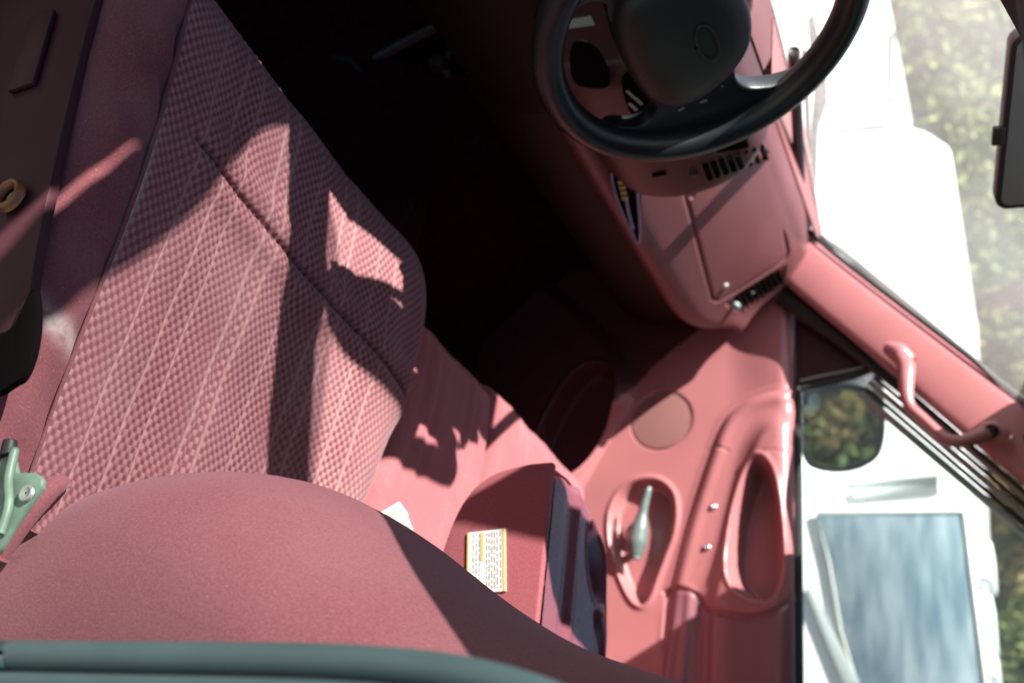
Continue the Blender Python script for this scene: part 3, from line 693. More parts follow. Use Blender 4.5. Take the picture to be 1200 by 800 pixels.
GH = thing('grab_handle', 'maroon grab handle screwed to the passenger windshield pillar', 'grab handle', at(1058, 430, 'x', 1.36))
hp_ = [at(1056, 418, 'x', 1.342), at(1062, 430, 'x', 1.328), at(1062, 448, 'x', 1.318), at(1063, 466, 'x', 1.312), at(1068, 478, 'x', 1.311), at(1082, 491, 'x', 1.31), at(1098, 506, 'x', 1.31), at(1108, 514, 'x', 1.311), at(1124, 517, 'x', 1.313), at(1140, 513, 'x', 1.322), at(1154, 508, 'x', 1.334)]
gho = tube('handle_bar', hp_, [.016, .0165, .0145, .0115, .0105, .0100, .0100, .0105, .011, .013, .016], M['plastic'], GH, seg=16)
tube('handle_foot', [at(1150, 502, 'x', 1.348), at(1162, 505, 'x', 1.342), at(1184, 514, 'x', 1.348)], [.012, .019, .012], M['plastic'], GH, seg=16)
tube('handle_foot', [at(1040, 407, 'x', 1.352), at(1054, 414, 'x', 1.345), at(1068, 424, 'x', 1.348)], [.012, .020, .012], M['plastic'], GH, seg=16)
nb = np.array([-.85, -.5, .1])
hl = lathe('screw_socket', at(1162, 505, 'x', 1.324), nb, [(.0125, -.004), (.0125, .0), (.0105, .0015), (.0075, -.002), (.001, -.0025)], M['plastic_dark'], GH, k=20)
lathe('handle_screw', at(1164, 505, 'x', 1.323), nb, [(.0065, -.002), (.0065, .0008), (.002, -.0005), (.0003, -.0008)], M['gloss_black'], hl, k=14)
lathe('highlight_dot', at(1185, 513, 'x', 1.338), nb, [(.004, -.003), (.004, .003), (.002, .005), (.0003, .0052)], M['chrome'], GH, k=12)  # chrome dot standing in for a highlight on the handle foot

# ================================================================== DASHBOARD
DB = thing('dashboard', 'maroon plastic dashboard with glove box and slotted air vents', 'dashboard', (.7, .9, .5))
def face_y(x, h):                                  # h 0..1 up the passenger face
    return .752+.012*np.sin(np.pi*h)*-1+.148*h**1.25+.05*smooth(1.18, 1.42, x)*(1-h)*0
XE = 1.385
def dash_prof(x):
    k = float(smooth(1.22, 1.39, x))**1.5; sh = .03*k
    pts = [(.99, .50), (.84, .525), (.765, .545), (.735, .562), (.727, .582), (.736, .604), (.762, .636), (.797, .675), (.836, .715), (.873, .749), (.913, .779), (.957, .799), (1.06, .806)]
    pts = np.array(pts)
    cy, cz = .95, .68; pts[:, 0] = cy+(pts[:, 0]-cy)*(1-.10*k); k2 = float(smooth(1.12, 1.39, x))**2.2; wl = smooth(.80, .60, pts[:, 1]); pts[:, 1] = cz+(pts[:, 1]-cz)*(1-.12*k)+wl*(.70-pts[:, 1])*.40*k2; pts[:, 0] = pts[:, 0]+.035*k2*wl
    return crom(pts, 24)
xs = np.concatenate([np.linspace(.60, 1.24, 240), 1.24+.15*np.sin(np.linspace(0, np.pi/2, 60)[1:])])
rows = np.array([[(x, a, b_) for a, b_ in dash_prof(x)] for x in xs])
# groove of the glove box opening cut into the face
fn = (0, -.82, .57); fp = (1, .752, .58)
def dface(px): return [on(a, b_, (1, .775, .66), (0, -.86, .46)) for a, b_ in px]
from mathutils.bvhtree import BVHTree
_b = rows.copy(); _bv = BVHTree.FromPolygons([Vector(v) for v in _b.reshape(-1, 3)], grid_faces(*_b.shape[:2]).tolist())
def dface(px):                                     # photo pixels -> points on the dash face itself
    out = []
    for a, b_ in px:
        h = _bv.ray_cast(Vector(CAM), Vector(ray(a, b_)).normalized())[0]
        out.append(np.array(h) if h is not None else on(a, b_, (1, .80, .675), (0, -.72, .69)))
    return out
gpoly = dface([(812, 232), (803, 226), (835, 350), (842, 353), (921, 303), (924, 296), (908, 190), (880, 150), (845, 180)])
gpx = crom([(p[0], p[2]) for p in gpoly], 1, True)
sdg = sdf(gpx, rows[..., 0], rows[..., 2]); isface = rows[..., 1] < .90
nrmv = np.array([0, -.72, .69])
rows = rows-nrmv*(.006*np.exp(-(sdg/.0022)**2)*isface)[..., None]
# right vent opening pressed in
vr = dface([(851, 356), (866, 364), (918, 333), (921, 312), (905, 321), (868, 343)])
sdv = sdf([(p[0], p[2]) for p in vr], rows[..., 0], rows[..., 2])
rows = rows-nrmv*(.004*smooth(.004, -.003, sdv)*isface)[..., None]
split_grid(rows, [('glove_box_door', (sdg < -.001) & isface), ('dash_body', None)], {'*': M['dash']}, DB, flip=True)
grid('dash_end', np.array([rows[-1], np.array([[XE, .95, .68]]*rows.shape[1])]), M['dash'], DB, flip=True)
# slats of the right vent
va0, va1 = dface([(864, 352)])[0], dface([(917, 318)])[0]
for i in range(9):
    t = i/8
    a = dface([(863+(912-863)*t, 346+(317-346)*t)])[0]; b_ = dface([(871+(918-871)*t, 361+(331-361)*t)])[0]
    tube('vent_slot', [a-nrmv*.004, b_-nrmv*.004], .0052, M['void'], DB, seg=8, n=1)
    tube('vent_nub', [b_-nrmv*.002, b_+(b_-a)*.22-nrmv*.002], .0034, M['dash'], DB, seg=8, n=1)
lathe('vent_knob', dface([(861, 357)])[0]+nrmv*.006, nrmv, [(.008, -.01), (.008, .004), (.005, .007), (.0004, .0075)], M['crank'], DB, k=16)
lathe('glove_box_lock', dface([(850, 335)])[0]+nrmv*.001, nrmv, [(.006, -.003), (.006, .002), (.003, .003), (.0004, .0032)], M['bolt'], DB, k=16)
box('vent_thumb_wheel', dface([(883, 342)])[0]-nrmv*.004, (.006, .012, .006), M['grey_paint'], DB, w=.001)
# lower knee panel in the dark
kn_ = []
for x in np.linspace(.58, 1.40, 12): kn_.append(crom([(x, 1.0, .34), (x, .90, .36), (x, .845, .42), (x, .835, .50), (x, .86, .56)], 4))
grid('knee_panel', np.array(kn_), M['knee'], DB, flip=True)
# dash under the steering column, cluster and hood
kl = []
for x in np.linspace(-.06, .60, 12): kl.append(crom([(x, 1.0, .38), (x, .86, .40), (x, .80, .46), (x, .775, .56), (x, .79, .68), (x, .84, .77), (x, .92, .80), (x, 1.06, .808)], 5))
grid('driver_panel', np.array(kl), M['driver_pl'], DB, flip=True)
hd = []
arc = crom([(.005, .79), (.012, .84), (.06, .875), (.20, .89), (.36, .892), (.47, .885), (.52, .85), (.535, .79)], 5)
for (x, z), (x2, z2) in zip(arc, (arc-np.array([.285, .80]))*np.array([.90, .80])+np.array([.285, .79])):
    hd.append([(x, 1.04, max(.805, z-.06)), (x, .88, z-.003), (x, .80, z), (x*.98+x2*.02, .789, z*.9+z2*.1), (x*.5+x2*.5, .784, z*.5+z2*.5), (x2, .789, z2), (x2, .88, z2)])
grid('cluster_hood', np.array(hd), M['plastic'], DB, flip=True)
box('instrument_cluster', (.285, .885, .80), (.50, .02, .14), M['gloss_black'], DB, w=.01)
for xg in (.15, .285, .42): lathe('gauge', (xg, .872, .80), (0, -1, 0), [(.048, 0), (.048, .004), (.043, .004), (.043, .001), (.001, .001)], M['black'], DB, k=24)
# centre stack first, then everything that sits on it
# dark ovals, paper strip, switches seen through the wheel
def left_at(x, y, yv=.765): return at(x, y, 'y', yv)
# centre stack
CBZ = []
for z, yf, xr in ((.592, .735, .58), (.605, .705, .615), (.625, .680, .655), (.655, .662, .700), (.70, .655, .716), (.75, .655, .716), (.80, .662, .704), (.835, .680, .690), (.858, .712, .676), (.866, .770, .655)):
    CBZ.append(crom([(.40, .95, z), (.405, yf+.06, z), (.42, yf+.01, z), (.48, yf, z), (xr-.05, yf, z), (xr-.012, yf+.006, z), (xr, yf+.03, z), (xr+.005, yf+.09, z), (xr+.01, .95, z)], 5))
CBZ = np.array(CBZ).transpose(1, 0, 2); CBZ = np.array([crom(r, 5) for r in CBZ])
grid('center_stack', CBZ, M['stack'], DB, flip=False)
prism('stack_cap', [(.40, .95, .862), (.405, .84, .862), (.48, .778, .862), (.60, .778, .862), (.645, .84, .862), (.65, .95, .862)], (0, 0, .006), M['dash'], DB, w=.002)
def st(x, y, yv=.660): return at(x, y, 'y', yv)
_bvs = []
for o_ in DB.children:
    me_ = o_.data; _bvs.append(BVHTree.FromPolygons([v.co for v in me_.vertices], [tuple(p.vertices) for p in me_.polygons]))
def hit(x, y, off=.003):
    d_ = Vector(ray(x, y)).normalized(); best = None
    for bv in _bvs:
        h = bv.ray_cast(Vector(CAM), d_)
        if h[0] is not None and (best is None or h[3] < best[1]): best = (h[0], h[3])
    return np.array(best[0]-d_*off)
def flat_on(pxs, n_=3):
    yv = min(hit(a, b_)[1] for a, b_ in pxs)-.003
    return crom([at(a, b_, 'y', yv) for a, b_ in pxs], n_, True)
prism('dark_pocket', flat_on(((668, 60), (680, 48), (700, 58), (712, 80), (714, 100), (696, 104), (672, 96))), (0, .002, 0), M['void'], DB, w=0)
prism('pale_strip', [hit(a, b_) for a, b_ in ((664, 25), (692, 20), (697, 30), (665, 34))], (0, .002, 0), M['buckle'], DB, w=0)
prism('switch_panel', flat_on(((728, 92), (748, 84), (775, 110), (775, 132), (748, 136), (736, 128)), 2), (0, .002, 0), M['void'], DB, w=0)
for px, py in ((742, 97), (747, 103), (739, 109), (748, 117), (742, 124), (754, 104)):
    box('switch_key', hit(px, py, .006), (.018, .006, .005), M['grey_paint'], DB, w=.001, ax=[(1, 0, .3), (0, 1, 0), (-.3, 0, 1)])
box('radio_panel', (.535, .668, .795), (.17, .014, .10), M['void'], DB, w=.004)
for i, (px, py) in enumerate(((868, 152), (880, 149), (881, 141), (870, 158), (857, 157))):
    lathe('radio_button', st(px, py, .659), (0, -1, 0), [(.006, -.002), (.006, .003), (.0045, .005), (.0004, .005)], M['grey_paint'], DB, k=12)
# slots of the centre vent (stacked one above another)
vp = [st(a, b_, .659) for a, b_ in ((806, 213), (820, 192), (905, 168), (909, 176), (890, 192), (840, 210))]
for i in range(8):
    t = i/7; a = hit(826+(892-826)*t, 193+(172-193)*t, .001); b_ = hit(832+(898-832)*t, 209+(186-209)*t, .001)
    tube('vent_slot', [a, (a+b_)/2, b_], .0046, M['void'], DB, seg=8, n=1)
lathe('vent_knob', hit(813, 203, .001), (0, -1, 0), [(.006, -.002), (.006, .003), (.0004, .004)], M['black'], DB, k=14)
lathe('vent_knob', hit(897, 178, .001), (0, -1, 0), [(.006, -.002), (.006, .003), (.0004, .004)], M['black'], DB, k=14)
tube('dash_slot', [hit(765, 205, .001), hit(780, 202, .001)], .004, M['void'], DB, seg=8, n=1)
# dash top to the glass, black glass edge
prism('dash_top', [(-.02, 1.0, .800), (1.40, .98, .800), (1.40, 1.06, .800), (1.2, 1.15, .806), (.7, 1.20, .812), (.2, 1.15, .806), (-.02, 1.06, .800)], (0, 0, .006), M['plastic'], DB, w=.002)
# open ash tray under the centre stack
AT = thing('ash_tray', 'open dark ash tray with shiny rim below the centre vents', 'ash tray', at(735, 240, 'y', .70))
ol = crom([at(a, b_, 'y', .70) for a, b_ in ((722, 196), (717, 206), (721, 226), (730, 250), (740, 270), (748, 286), (750, 270), (748, 240), (746, 215), (742, 198))], 4, True)
prism('tray_body', ol, (.0, .05, .0), M['void'], AT, w=.002)
tube('tray_rim', ol[::2], .0020, M['sky_metal'], AT, seg=8, closed=True, n=2)
tube('tray_divider', [at(733, 228, 'y', .697), at(737, 250, 'y', .697), at(742, 268, 'y', .697)], .0028, M['sky_metal'], AT, seg=8)
for k_ in range(4): box('stub', at(728+k_*1.5, 214+k_*6, 'y', .696), (.006, .004, .010), M['gold'], AT, w=.001)

# ================================================================== STEERING WHEEL
WC = np.array([.338, .635, .8545]); WT = math.radians(22); WR_ = .190; WS_ = 1.115
wn = np.array([0, -math.cos(WT), math.sin(WT)]); wa = np.array([1.0, 0, 0]); wb = np.cross(wn, wa); wb *= np.sign(wb[2])
def wpt(a, b_, h=0): return WC+wa*a+wb*b_+wn*h
def wphoto(x, y, h=0):                              # photo pixel -> wheel plane coordinates
    p = on(x, y, WC+wn*h, wn)-WC; return p@wa, p@wb
SW = thing('steering_wheel', 'black leather steering wheel with four spokes and padded hub', 'steering wheel', WC-wn*.03)
rp = [wpt(WR_*math.cos(t), WR_*math.sin(t)) for t in np.linspace(0, 2*np.pi, 72, endpoint=False)]
tube('wheel_rim', rp, .0194, M['wheel'], SW, seg=20, closed=True, n=1, flat=(wn, 1.12))
# spoke plate with two lower openings: built as a height field ring between hub and rim
def plate(name, ab, h0, h1, mt, parent, w=.006):
    return prism(name, [wpt(a*WS_, b_*WS_, h0) for a, b_ in ab], wn*(h1-h0), mt, parent, w=w, seg=3)
right = crom([(.040, -.074), (.066, -.084), (.086, -.080), (.100, -.096), (.096, -.114), (.080, -.134), (.092, -.150), (.128, -.128), (.158, -.085), (.175, -.02), (.172, .05), (.155, .085), (.145, .055), (.126, .024), (.100, .014), (.070, .024), (.05, .042), (.02, .03), (.01, -.05)], 3, True)
plate('wheel_spoke', right, -.030, -.004, M['wheel'], SW)
plate('wheel_spoke', [(-a, b_) for a, b_ in right[::-1]], -.030, -.004, M['wheel'], SW)
hubr = []
hp0 = [(0, -.090), (.05, -.086), (.082, -.070), (.093, -.042), (.086, -.004), (.066, .028), (.038, .046), (0, .052)]
hout = crom(hp0+[(-a, b_) for a, b_ in hp0[-2:0:-1]], 5, True)
for sc_f, h in ((1.0, -.030), (1.0, -.006), (.985, .003), (.95, .010), (.86, .018), (.6, .024), (.25, .026), (.02, .026)):
    hubr.append([wpt(a*sc_f*WS_, (-.016+(b_+.016)*sc_f)*WS_, h) for a, b_ in hout])
hub = grid('hub_pad', np.array(hubr), M['wheel_pad'], SW, wv=True, flip=False, cap=True)
tube('hub_emblem', [wpt(.030*math.cos(t), .012*math.sin(t)-.004, .0275) for t in np.linspace(0, 2*np.pi, 20, endpoint=False)], .0012, M['wheel'], hub, seg=6, closed=True, n=1)
# small printed switch marks on the spoke edge
def glyph(a, b_, strokes):
    for (x0, y0, x1, y1) in strokes:
        p, q = wpt(a*WS_+x0, b_*WS_+y0, -.0032), wpt(a*WS_+x1, b_*WS_+y1, -.0032)
        tube('switch_mark', [p, q], .0011, M['mark'], SW, seg=6, n=1)
glyph(.104, -.056, [(0, -.004, 0, .004), (0, .004, -.002, .002)])
glyph(.108, -.030, [(0, -.004, 0, .004), (0, .004, .004, .004), (0, 0, .003, 0)])
glyph(.101, -.004, [(0, -.001, 0, .001)])
# column with shroud and stalk
SC = thing('steering_column', 'dark plastic steering column shroud with stalk behind the black wheel', 'steering column', WC-wn*.2)
tube('column_shroud', [WC-wn*.03, WC-wn*.08, WC-wn*.20, WC-wn*.34], [.036, .046, .048, .045], M['plastic_dark'], SC, seg=20)
tube('turn_stalk', [WC-wn*.07+wa*-.04, WC-wn*.06-wa*.13+wb*.01, WC-wn*.05-wa*.19+wb*.03], [.008, .007, .009], M['black'], SC, seg=10)
tube('gear_lever', [WC-wn*.08+wa*.04, WC-wn*.07+wa*.06+wb*.0, WC-wn*.07+wa*.085+wb*.0], [.009, .007, .011], M['black'], SC, seg=10)
# pedals in the dark footwell
for nm, lab, px in (('brake_pedal', 'dark brake pedal hanging in the black footwell beyond the driver cushion', (415, 88)), ('accelerator_pedal', 'small dark pedal bracket with bolt deep in the footwell', (515, 76))):
    p = at(*px, 'y', .92); pt = thing(nm, lab, 'pedal', p-np.array([0, 0, .05]))
    big = nm == 'brake_pedal'
    box('pedal_pad', p, (.10, .014, .06) if big else (.03, .02, .03), M['black'], pt, w=.004, ax=[(1, 0, 0), (0, .9, .4), (0, -.4, .9)])
    tube('pedal_arm', [p+np.array([0, .015, .01]), p+np.array([0, .06, .12]), p+np.array([0, .10, .28])], .010, M['black'], pt, seg=10)
    if not big: lathe('pedal_bolt', p+np.array([.01, -.012, .01]), (0, -1, 0), [(.007, 0), (.007, .005), (.0004, .006)], M['black'], pt, k=12)

# ================================================================== WINDSHIELD, WIPER, CABIN MIRROR
WS = thing('windshield', 'dusty windshield glass with black rubber edge in front of the dashboard', 'windshield', (.70, 1.09, .81))
wsr = []
for v in np.linspace(0, 1, 12):
    row = []
    for u in np.linspace(0, 1, 20):
        c_ = 4*u*(1-u); x0 = -.03+1.46*u; x1 = .06+1.28*u
        row.append((x0+(x1-x0)*v, (1.02+.16*c_)*(1-v)+(.38+.05*c_)*v, (.800+.012*c_)*(1-v)+(1.315+.03*c_)*v+.085*math.sin(math.pi*v)*c_**.7))
    wsr.append(row)
wsr = np.array(wsr)
grid('windshield_glass', wsr, M['glass_ws'], WS, flip=True)
tube('rubber_edge', list(wsr[0])+[p+np.array([.012, .012, 0]) for p in wsr[1:, -1]], .007, M['black'], WS, seg=10, n=1)
tube('rubber_edge', [p for p in wsr[:, 0]], .013, M['black'], WS, seg=10, n=1)
tube('black_border', [at(a, b_, 'x', 1.375) for a, b_ in ((936, 225), (941, 258), (958, 280), (1004, 318), (1104, 394), (1200, 468), (1300, 543))], .0048, M['black'], WS, seg=10)
tube('black_border', [at(a, b_, 'y', 1.03) for a, b_ in ((930, 60), (933, 120), (936, 180), (939, 240), (944, 268))], .011, M['black'], WS, seg=10)
WI = thing('wiper', 'weathered metal wiper arm and blade resting on the outside of the windshield', 'wiper', at(955, 160, 'y', 1.12))
wb_ = [at(a, b_, 'y', 1.20) for a, b_ in ((950, 20), (956, 60), (961, 95), (961, 120), (955, 150), (954, 190), (953, 220), (947, 240))]
tube('wiper_arm', wb_, [.006, .010, .012, .014, .008, .007, .006, .005], M['wiper'], WI, seg=12, flat=((0, 1, 0), .7))
tube('wiper_blade', [at(a, b_, 'y', 1.195) for a, b_ in ((942, 60), (946, 130), (947, 190), (944, 246))], .005, M['black'], WI, seg=8)
RM = thing('cabin_mirror', 'black framed rear view mirror with adjusting tab under its lower edge', 'rear view mirror', (.73, .70, 1.16))
def ps(x, y, s): return CAM+ray(x, y)/np.linalg.norm(ray(x, y)[:2])*s
q0 = ray(1187, 44); q1 = ray(1167, 244)
def solve(d0, d1, L=.245, dirv=(.90, -.43)):
    dv = np.array(dirv)/np.linalg.norm(dirv)*L
    Am = np.array([[d1[0], -d0[0]], [d1[1], -d0[1]]]); s1, s0 = np.linalg.solve(Am, dv); return CAM+d0*s0, CAM+d1*s1
P0, P1 = solve(q0, q1)
e1 = (P1-P0)/np.linalg.norm(P1-P0); nn = np.cross(e1, [0, 0, 1.0]); nn /= np.linalg.norm(nn)
nn = nn if nn@(CAM-P0) > 0 else -nn
nn = nn+np.array([0, 0, .13]); nn /= np.linalg.norm(nn); e2 = np.cross(nn, e1); e2 = e2 if e2[2] > 0 else -e2
def rr(o, a0, a1, b0, b1, r, d=0):
    pts = []
    for cx_, cy_, t0 in ((a1-r, b0+r, -90), (a1-r, b1-r, 0), (a0+r, b1-r, 90), (a0+r, b0+r, 180)):
        for t in np.radians(np.linspace(t0, t0+90, 6)): pts.append(o+e1*(cx_+r*math.cos(t))+e2*(cy_+r*math.sin(t))+nn*d)
    return pts
prism('mirror_shell', rr(P0, -.004, .249, -.002, .066, .016, .004), -nn*.028, M['black'], RM, w=.004)
prism('mirror_face', rr(P0, .003, .242, .005, .059, .012, .0035), nn*.0012, M['mirror_day'], RM, w=0)
tb = P0+e1*.135-e2*.006
box('tilt_tab', tb+nn*.002, (.026, .016, .010), M['black'], RM, w=.002, ax=[e1, e2, nn])
tube('mirror_stem', [P0+e1*.12+e2*.03-nn*.02, P0+e1*.12+e2*.06-nn*.06, P0+e1*.12+e2*.11-nn*.075], .010, M['black'], RM, seg=10)

# ================================================================== OUTSIDE
SM = thing('side_mirror', 'dark framed door mirror outside the passenger window reflecting foliage', 'door mirror', at(985, 500, 'x', 1.65))
mn = np.array([-.56, -.83, .075]); mn /= np.linalg.norm(mn); mc = at(985, 502, 'x', 1.66)
mo = crom([on(a, b_, mc, mn) for a, b_ in ((935, 505), (936, 475), (944, 457), (965, 450), (985, 449), (1008, 451), (1027, 460), (1036, 480), (1037, 510), (1030, 535), (1010, 549), (985, 554), (960, 552), (943, 541))], 4, True)
cen = mo.mean(0)
prism('mirror_housing', mo, -mn*.09+np.array([.0, .02, 0]), M['black'], SM, w=.008, seg=3)
inn = cen+(mo-cen)*.87
prism('mirror_glass', inn+mn*.0005, mn*.0015, M['mirror'], SM, w=0)
tube('mirror_arm', [cen+np.array([-.02, .03, -.05]), cen+np.array([-.08, .06, -.075]), np.array([1.52, .74, .70])], .018, M['black'], SM, seg=12)

GZ0 = -.78
def gravel():
    Mx = mat('pale_gravel', (.16, .155, .14), .95, .1, bump=(14, .5, .02), var=.25, vscale=4); return Mx
gx_ = np.linspace(-60, 90, 60); gy_ = np.linspace(-80, 80, 60)
gg = np.array([[(x, y, GZ0+.04*math.sin(x*.7)*math.cos(y*.5)) for y in gy_] for x in gx_])
o = struct(grid('ground', gg, gravel(), flip=False))
def hillmat(): return mat('hillside_brush', (.09, .10, .045), .95, .1, bump=(2, .8, .3), var=.5, vscale=1.2)
HM = hillmat()
hl_ = []
for a in np.linspace(-1.75, 1.75, 90):
    row = []
    for r in np.linspace(0, 1, 14):
        R0 = 24+26*r; row.append((R0*math.cos(a), R0*math.sin(a), GZ0-.1+9*r**1.2+.7*math.sin(a*23+r*9)*r+.5*math.sin(a*51+3)*r))
    hl_.append(row)
struct(grid('hill', np.array(hl_), HM, flip=False))

bk_ = []
for a in np.linspace(1.75, 2*math.pi-1.75, 70):
    bk_.append([((16+16*r)*math.cos(a), (16+16*r)*math.sin(a), GZ0-.1+5.5*r**.8+.6*math.sin(a*29+r*7)*r) for r in np.linspace(0, 1, 10)])
struct(grid('hill', np.array(bk_), HM, flip=False))  # unseen hill on the driver side, added to cut sky fill light
# the neighbouring truck seen through the passenger window
TK = thing('parked_truck', 'white truck with large streaked blue grey window parked close outside passenger window', 'truck', (4.2, 2.4, GZ0))
TX = 3.6
def tk(x, y, X=TX): return at(x, y, 'x', X)
body = [tk(1132, 596), tk(1160, 805), tk(1185, 980), tk(600, 980), tk(600, 470), tk(930, 470), tk(950, 520), tk(956, 590)]
body = [np.array([p[0], p[1], max(p[2], GZ0+.35)]) for p in body]
prism('truck_body', body, (1.9, 0, 0), M['white_paint'], TK, w=.03)
wpoly = [tk(957, 602, TX-.004), tk(1129, 601, TX-.004), tk(1154, 800, TX-.004), tk(1172, 960, TX-.004), tk(1030, 960, TX-.004), tk(1004, 800, TX-.004), tk(986, 742, TX-.004), tk(972, 660, TX-.004)]
def streak():
    Mx = mat('painted_reflection', (.16, .24, .34), .5, .3); t = Mx.node_tree; b = t.nodes['Principled BSDF']  # blue tone and streaks painted for reflections in the glass
    tc = t.nodes.new('ShaderNodeTexCoord'); mp_ = t.nodes.new('ShaderNodeMapping'); mp_.inputs['Scale'].default_value = (1, 1.4, 8); t.links.new(tc.outputs['Object'], mp_.inputs[0])
    n_ = t.nodes.new('ShaderNodeTexNoise'); n_.inputs['Scale'].default_value = 2.2; n_.inputs['Detail'].default_value = 5; t.links.new(mp_.outputs[0], n_.inputs['Vector'])
    r = t.nodes.new('ShaderNodeValToRGB'); r.color_ramp.elements[0].position = .36; r.color_ramp.elements[0].color = (.09, .15, .20, 1); r.color_ramp.elements[1].position = .66; r.color_ramp.elements[1].color = (.26, .33, .37, 1)
    t.links.new(n_.outputs[0], r.inputs[0]); t.links.new(r.outputs[0], b.inputs['Base Color']); return Mx
M['streak'] = streak()
wo = prism('truck_window', wpoly, (-.012, 0, 0), M['streak'], TK, w=.004)
tube('window_frame', [p+np.array([-.012, 0, 0]) for p in wpoly], .007, M['grey_trim'], wo, seg=8, closed=True, n=1)
prism('body_stripe', [tk(944, 690, TX-.003), tk(952, 690, TX-.003), tk(1008, 800, TX-.003), tk(990, 805, TX-.003)], (-.02, 0, 0), M['grey_paint'], TK, w=.003)
for (a, b_), wy_, hz_ in (((1146, 652), .17, .10), ((1152, 722), .20, .07), ((1158, 775), .09, .06)):
    p = tk(a, b_); box('roof_marker', p+np.array([.15, 0, 0]), (.25, wy_, hz_), M['white_paint'], TK, w=.03, seg=4)
# tall white boxes further back
def white_box(name, lab, cat, pts, X, dep, seams):
    p = [at(a, b_, 'x', X) for a, b_ in pts]; lo = GZ0
    root = thing(name, lab, cat, (X+dep/2, (p[0][1]+p[-1][1])/2, lo))
    ply = list(p)+[np.array([X, p[-1][1], lo]), np.array([X, p[0][1], lo])]
    prism('box_body', ply, (dep, 0, 0), M['white_paint'], root, w=.04, seg=3)
    for (a, b_), (c_, d_), w_ in seams:
        q = at(a, b_, 'x', X-.004); s2 = at(c_, d_, 'x', X-.004)
        tube('panel_seam', [q, s2], w_, M['grey_paint'], root, seg=8, n=1)
    return root
white_box('white_van', 'tall sunlit white van standing beyond the windshield near the steering wheel', 'van', [(1030, -60), (1028, 16), (1024, 22), (1028, 34), (1047, 40), (1047, 152)], 6.2, 2.2, [((1046, 38), (1046, 120), .02), ((980, 150), (1040, 150), .03)])
white_box('white_trailer', 'long sunlit white trailer behind the passenger windshield pillar', 'trailer', [(1060, 146), (1084, 152), (1112, 170), (1116, 190), (1120, 300), (1128, 420), (1134, 600), (1140, 760)], 5.6, 2.4, [((1100, 572), (1000, 580), .035), ((1100, 560), (1000, 566), .02), ((1090, 262), (960, 262), .01)])

# trees: tapered trunk, limbs and a crown of many small leaves
def leafmat(name, c1, c2):
    Mx = mat(name, c1, .6, .3); t = Mx.node_tree; b = t.nodes['Principled BSDF']
    g = t.nodes.new('ShaderNodeNewGeometry'); tc = t.nodes.new('ShaderNodeTexCoord')
    n_ = t.nodes.new('ShaderNodeTexNoise'); n_.inputs['Scale'].default_value = 1.1; n_.inputs['Detail'].default_value = 3; t.links.new(tc.outputs['Object'], n_.inputs['Vector'])
    mx = t.nodes.new('ShaderNodeMix'); mx.data_type = 'RGBA'; mx.inputs[6].default_value = (*c1, 1); mx.inputs[7].default_value = (*c2, 1)
    ad = t.nodes.new('ShaderNodeMath'); ad.operation = 'ADD'; ml = t.nodes.new('ShaderNodeMath'); ml.operation = 'MULTIPLY'; ml.inputs[1].default_value = .6
    t.links.new(g.outputs['Random Per Island'], ml.inputs[0]); sb = t.nodes.new('ShaderNodeMapRange'); sb.inputs['From Min'].default_value = .35; sb.inputs['From Max'].default_value = .65; sb.inputs['To Max'].default_value = .5
    t.links.new(n_.outputs[0], sb.inputs['Value']); t.links.new(ml.outputs[0], ad.inputs[0]); t.links.new(sb.outputs[0], ad.inputs[1]); t.links.new(ad.outputs[0], mx.inputs[0])
    t.links.new(mx.outputs[2], b.inputs['Base Color'])
    b.inputs['Subsurface Weight'].default_value = 0
    return Mx
LM = [leafmat('leaves_yellow_green', (.12, .16, .05), (.27, .28, .09)), leafmat('leaves_dark_green', (.06, .095, .035), (.15, .19, .07)), leafmat('leaves_autumn', (.17, .13, .05), (.29, .22, .09))]
BARK = mat('bark', (.10, .075, .055), .9, .1, bump=(30, .6, .01), var=.2)
def crown_mesh(seed, h, w, n_, leaf):
    r = np.random.default_rng(seed); nb_ = 15
    cs = np.stack([r.normal(0, w*.33, nb_), r.normal(0, w*.33, nb_), r.uniform(.12*h, .92*h, nb_)], -1)
    rad = r.uniform(.16, .30, nb_)*w*(1.15-.55*cs[:, 2]/h)
    i = r.integers(0, nb_, n_); dv = r.normal(size=(n_, 3)); dv /= np.linalg.norm(dv, axis=1)[:, None]
    P = cs[i]+dv*(rad[i]*r.uniform(.35, 1.05, n_))[:, None]*np.array([1, 1, .8]); P[:, 2] = np.maximum(P[:, 2], .08*h)
    a = r.normal(size=(n_, 3)); a /= np.linalg.norm(a, axis=1)[:, None]; b_ = np.cross(a, r.normal(size=(n_, 3))); b_ /= np.linalg.norm(b_, axis=1)[:, None]
    L = leaf*r.uniform(.6, 1.3, n_)[:, None]
    V = np.stack([P-a*L, P+b_*L*.5, P+a*L, P-b_*L*.5], 1).reshape(-1, 3); F = np.arange(4*n_).reshape(-1, 4)
    me = bpy.data.meshes.new('crown'); me.from_pydata(V.tolist(), [], F.tolist()); me.update(); return me, cs
variants = []
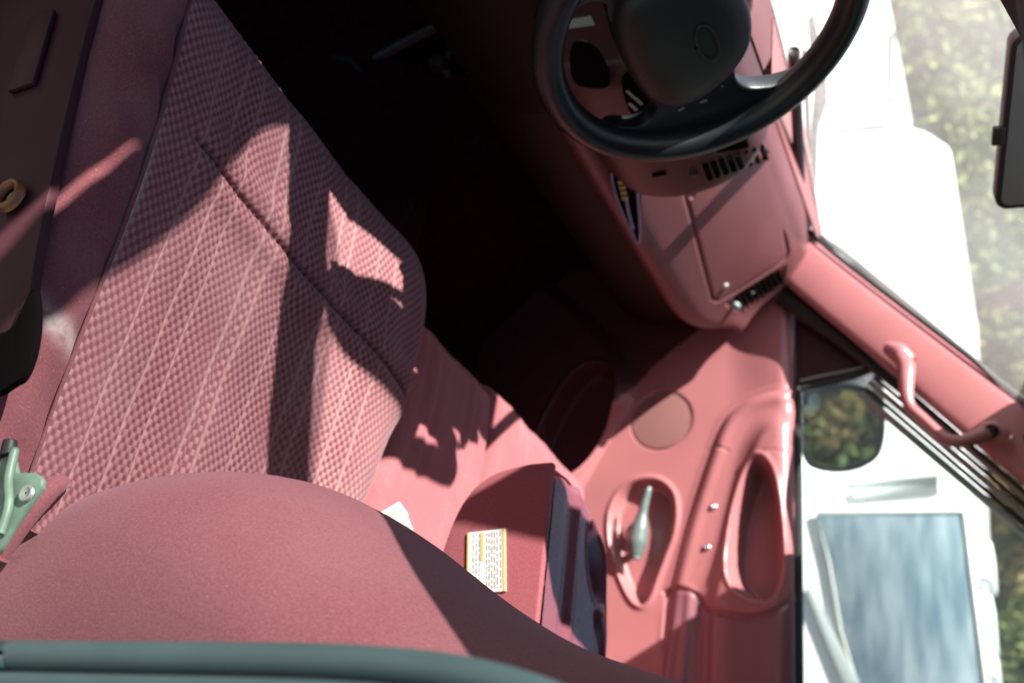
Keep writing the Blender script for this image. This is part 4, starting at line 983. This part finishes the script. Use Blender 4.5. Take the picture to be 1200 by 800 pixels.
for sd_, (h, w, li, nm, lab) in enumerate(((4.6, 3.2, 0, 'broadleaf_tree', 'yellow green leafy tree growing on the brushy slope outside'), (3.8, 3.4, 1, 'dark_tree', 'dark green bushy tree growing on the brushy slope outside'), (3.4, 2.8, 2, 'autumn_tree', 'rust tinted autumn tree growing on the brushy slope outside'))):
    me, cs = crown_mesh(40+sd_, h, w, 5200, .085)
    root = thing(nm, lab, 'tree', (0, 0, -50), lab.split(' growing')[0]+'s on the slope')
    root.location = (0, 0, 0)
    cr_o = link('crown', me, LM[li], root)
    tk_o = tube('trunk', [(0, 0, -.3), (.05, .03, h*.25), (-.04, .05, h*.55), (.02, 0, h*.85)], [.13, .10, .06, .015], BARK, root, seg=9)
    for j in range(5):
        c_ = cs[j]; tube('limb', [(0, .02, c_[2]*.55), tuple(c_*np.array([.5, .5, .85])), tuple(c_)], [.05, .035, .01], BARK, tk_o, seg=6, n=4)
    variants.append(root)
rt = random.Random(5); spots = []
for ring, (R0, dt) in enumerate(((15.5, .095), (19.5, .08))):
    a = .10 if ring == 0 else .14
    while a < .98: spots.append((a+rt.uniform(-.02, .02), R0+rt.uniform(-1.5, 1.5))); a += dt
for k_ in range(7): spots.append((-1.62+.055*k_, 13+rt.uniform(-1, 2.5)))        # behind, for the door mirror
used = [False]*3
def copy_tree(o, parent=None):
    c = o.copy(); COL.objects.link(c)
    if parent is not None: c.parent = parent
    for ch in list(o.children): copy_tree(ch, c)
    return c
for i, (a, R0) in enumerate(spots):
    vi = [0, 1, 0, 2, 1, 0, 1][i % 7]; o = variants[vi]
    if used[vi]: o = copy_tree(o)
    used[vi] = True
    gz = GZ0 if R0 < 24 else GZ0+1
    o.location = (R0*math.cos(a), R0*math.sin(a), GZ0-.1); o.rotation_euler = (0, 0, rt.uniform(0, 6.28)); s_c = rt.uniform(.8, 1.2); o.scale = (s_c, s_c, s_c)
# low undergrowth on the slope, nobody could count it
r = np.random.default_rng(3); n_ = 26000
ang = r.uniform(-1.7, 1.05, n_); RR = r.uniform(13, 25, n_); hz = r.uniform(0, 1, n_)**1.5*(.5+.5*np.sin(ang*17)*np.sin(RR*1.1))*1.5
P = np.stack([RR*np.cos(ang), RR*np.sin(ang), GZ0+hz], -1)
a = r.normal(size=(n_, 3)); a /= np.linalg.norm(a, axis=1)[:, None]; b_ = np.cross(a, r.normal(size=(n_, 3))); b_ /= np.linalg.norm(b_, axis=1)[:, None]; L = .11*r.uniform(.6, 1.4, n_)[:, None]
V = np.stack([P-a*L, P+b_*L*.5, P+a*L, P-b_*L*.5], 1).reshape(-1, 3)
me = bpy.data.meshes.new('undergrowth'); me.from_pydata(V.tolist(), [], np.arange(4*n_).reshape(-1, 4).tolist()); me.update()
stuff(link('undergrowth', me, LM[1], None))
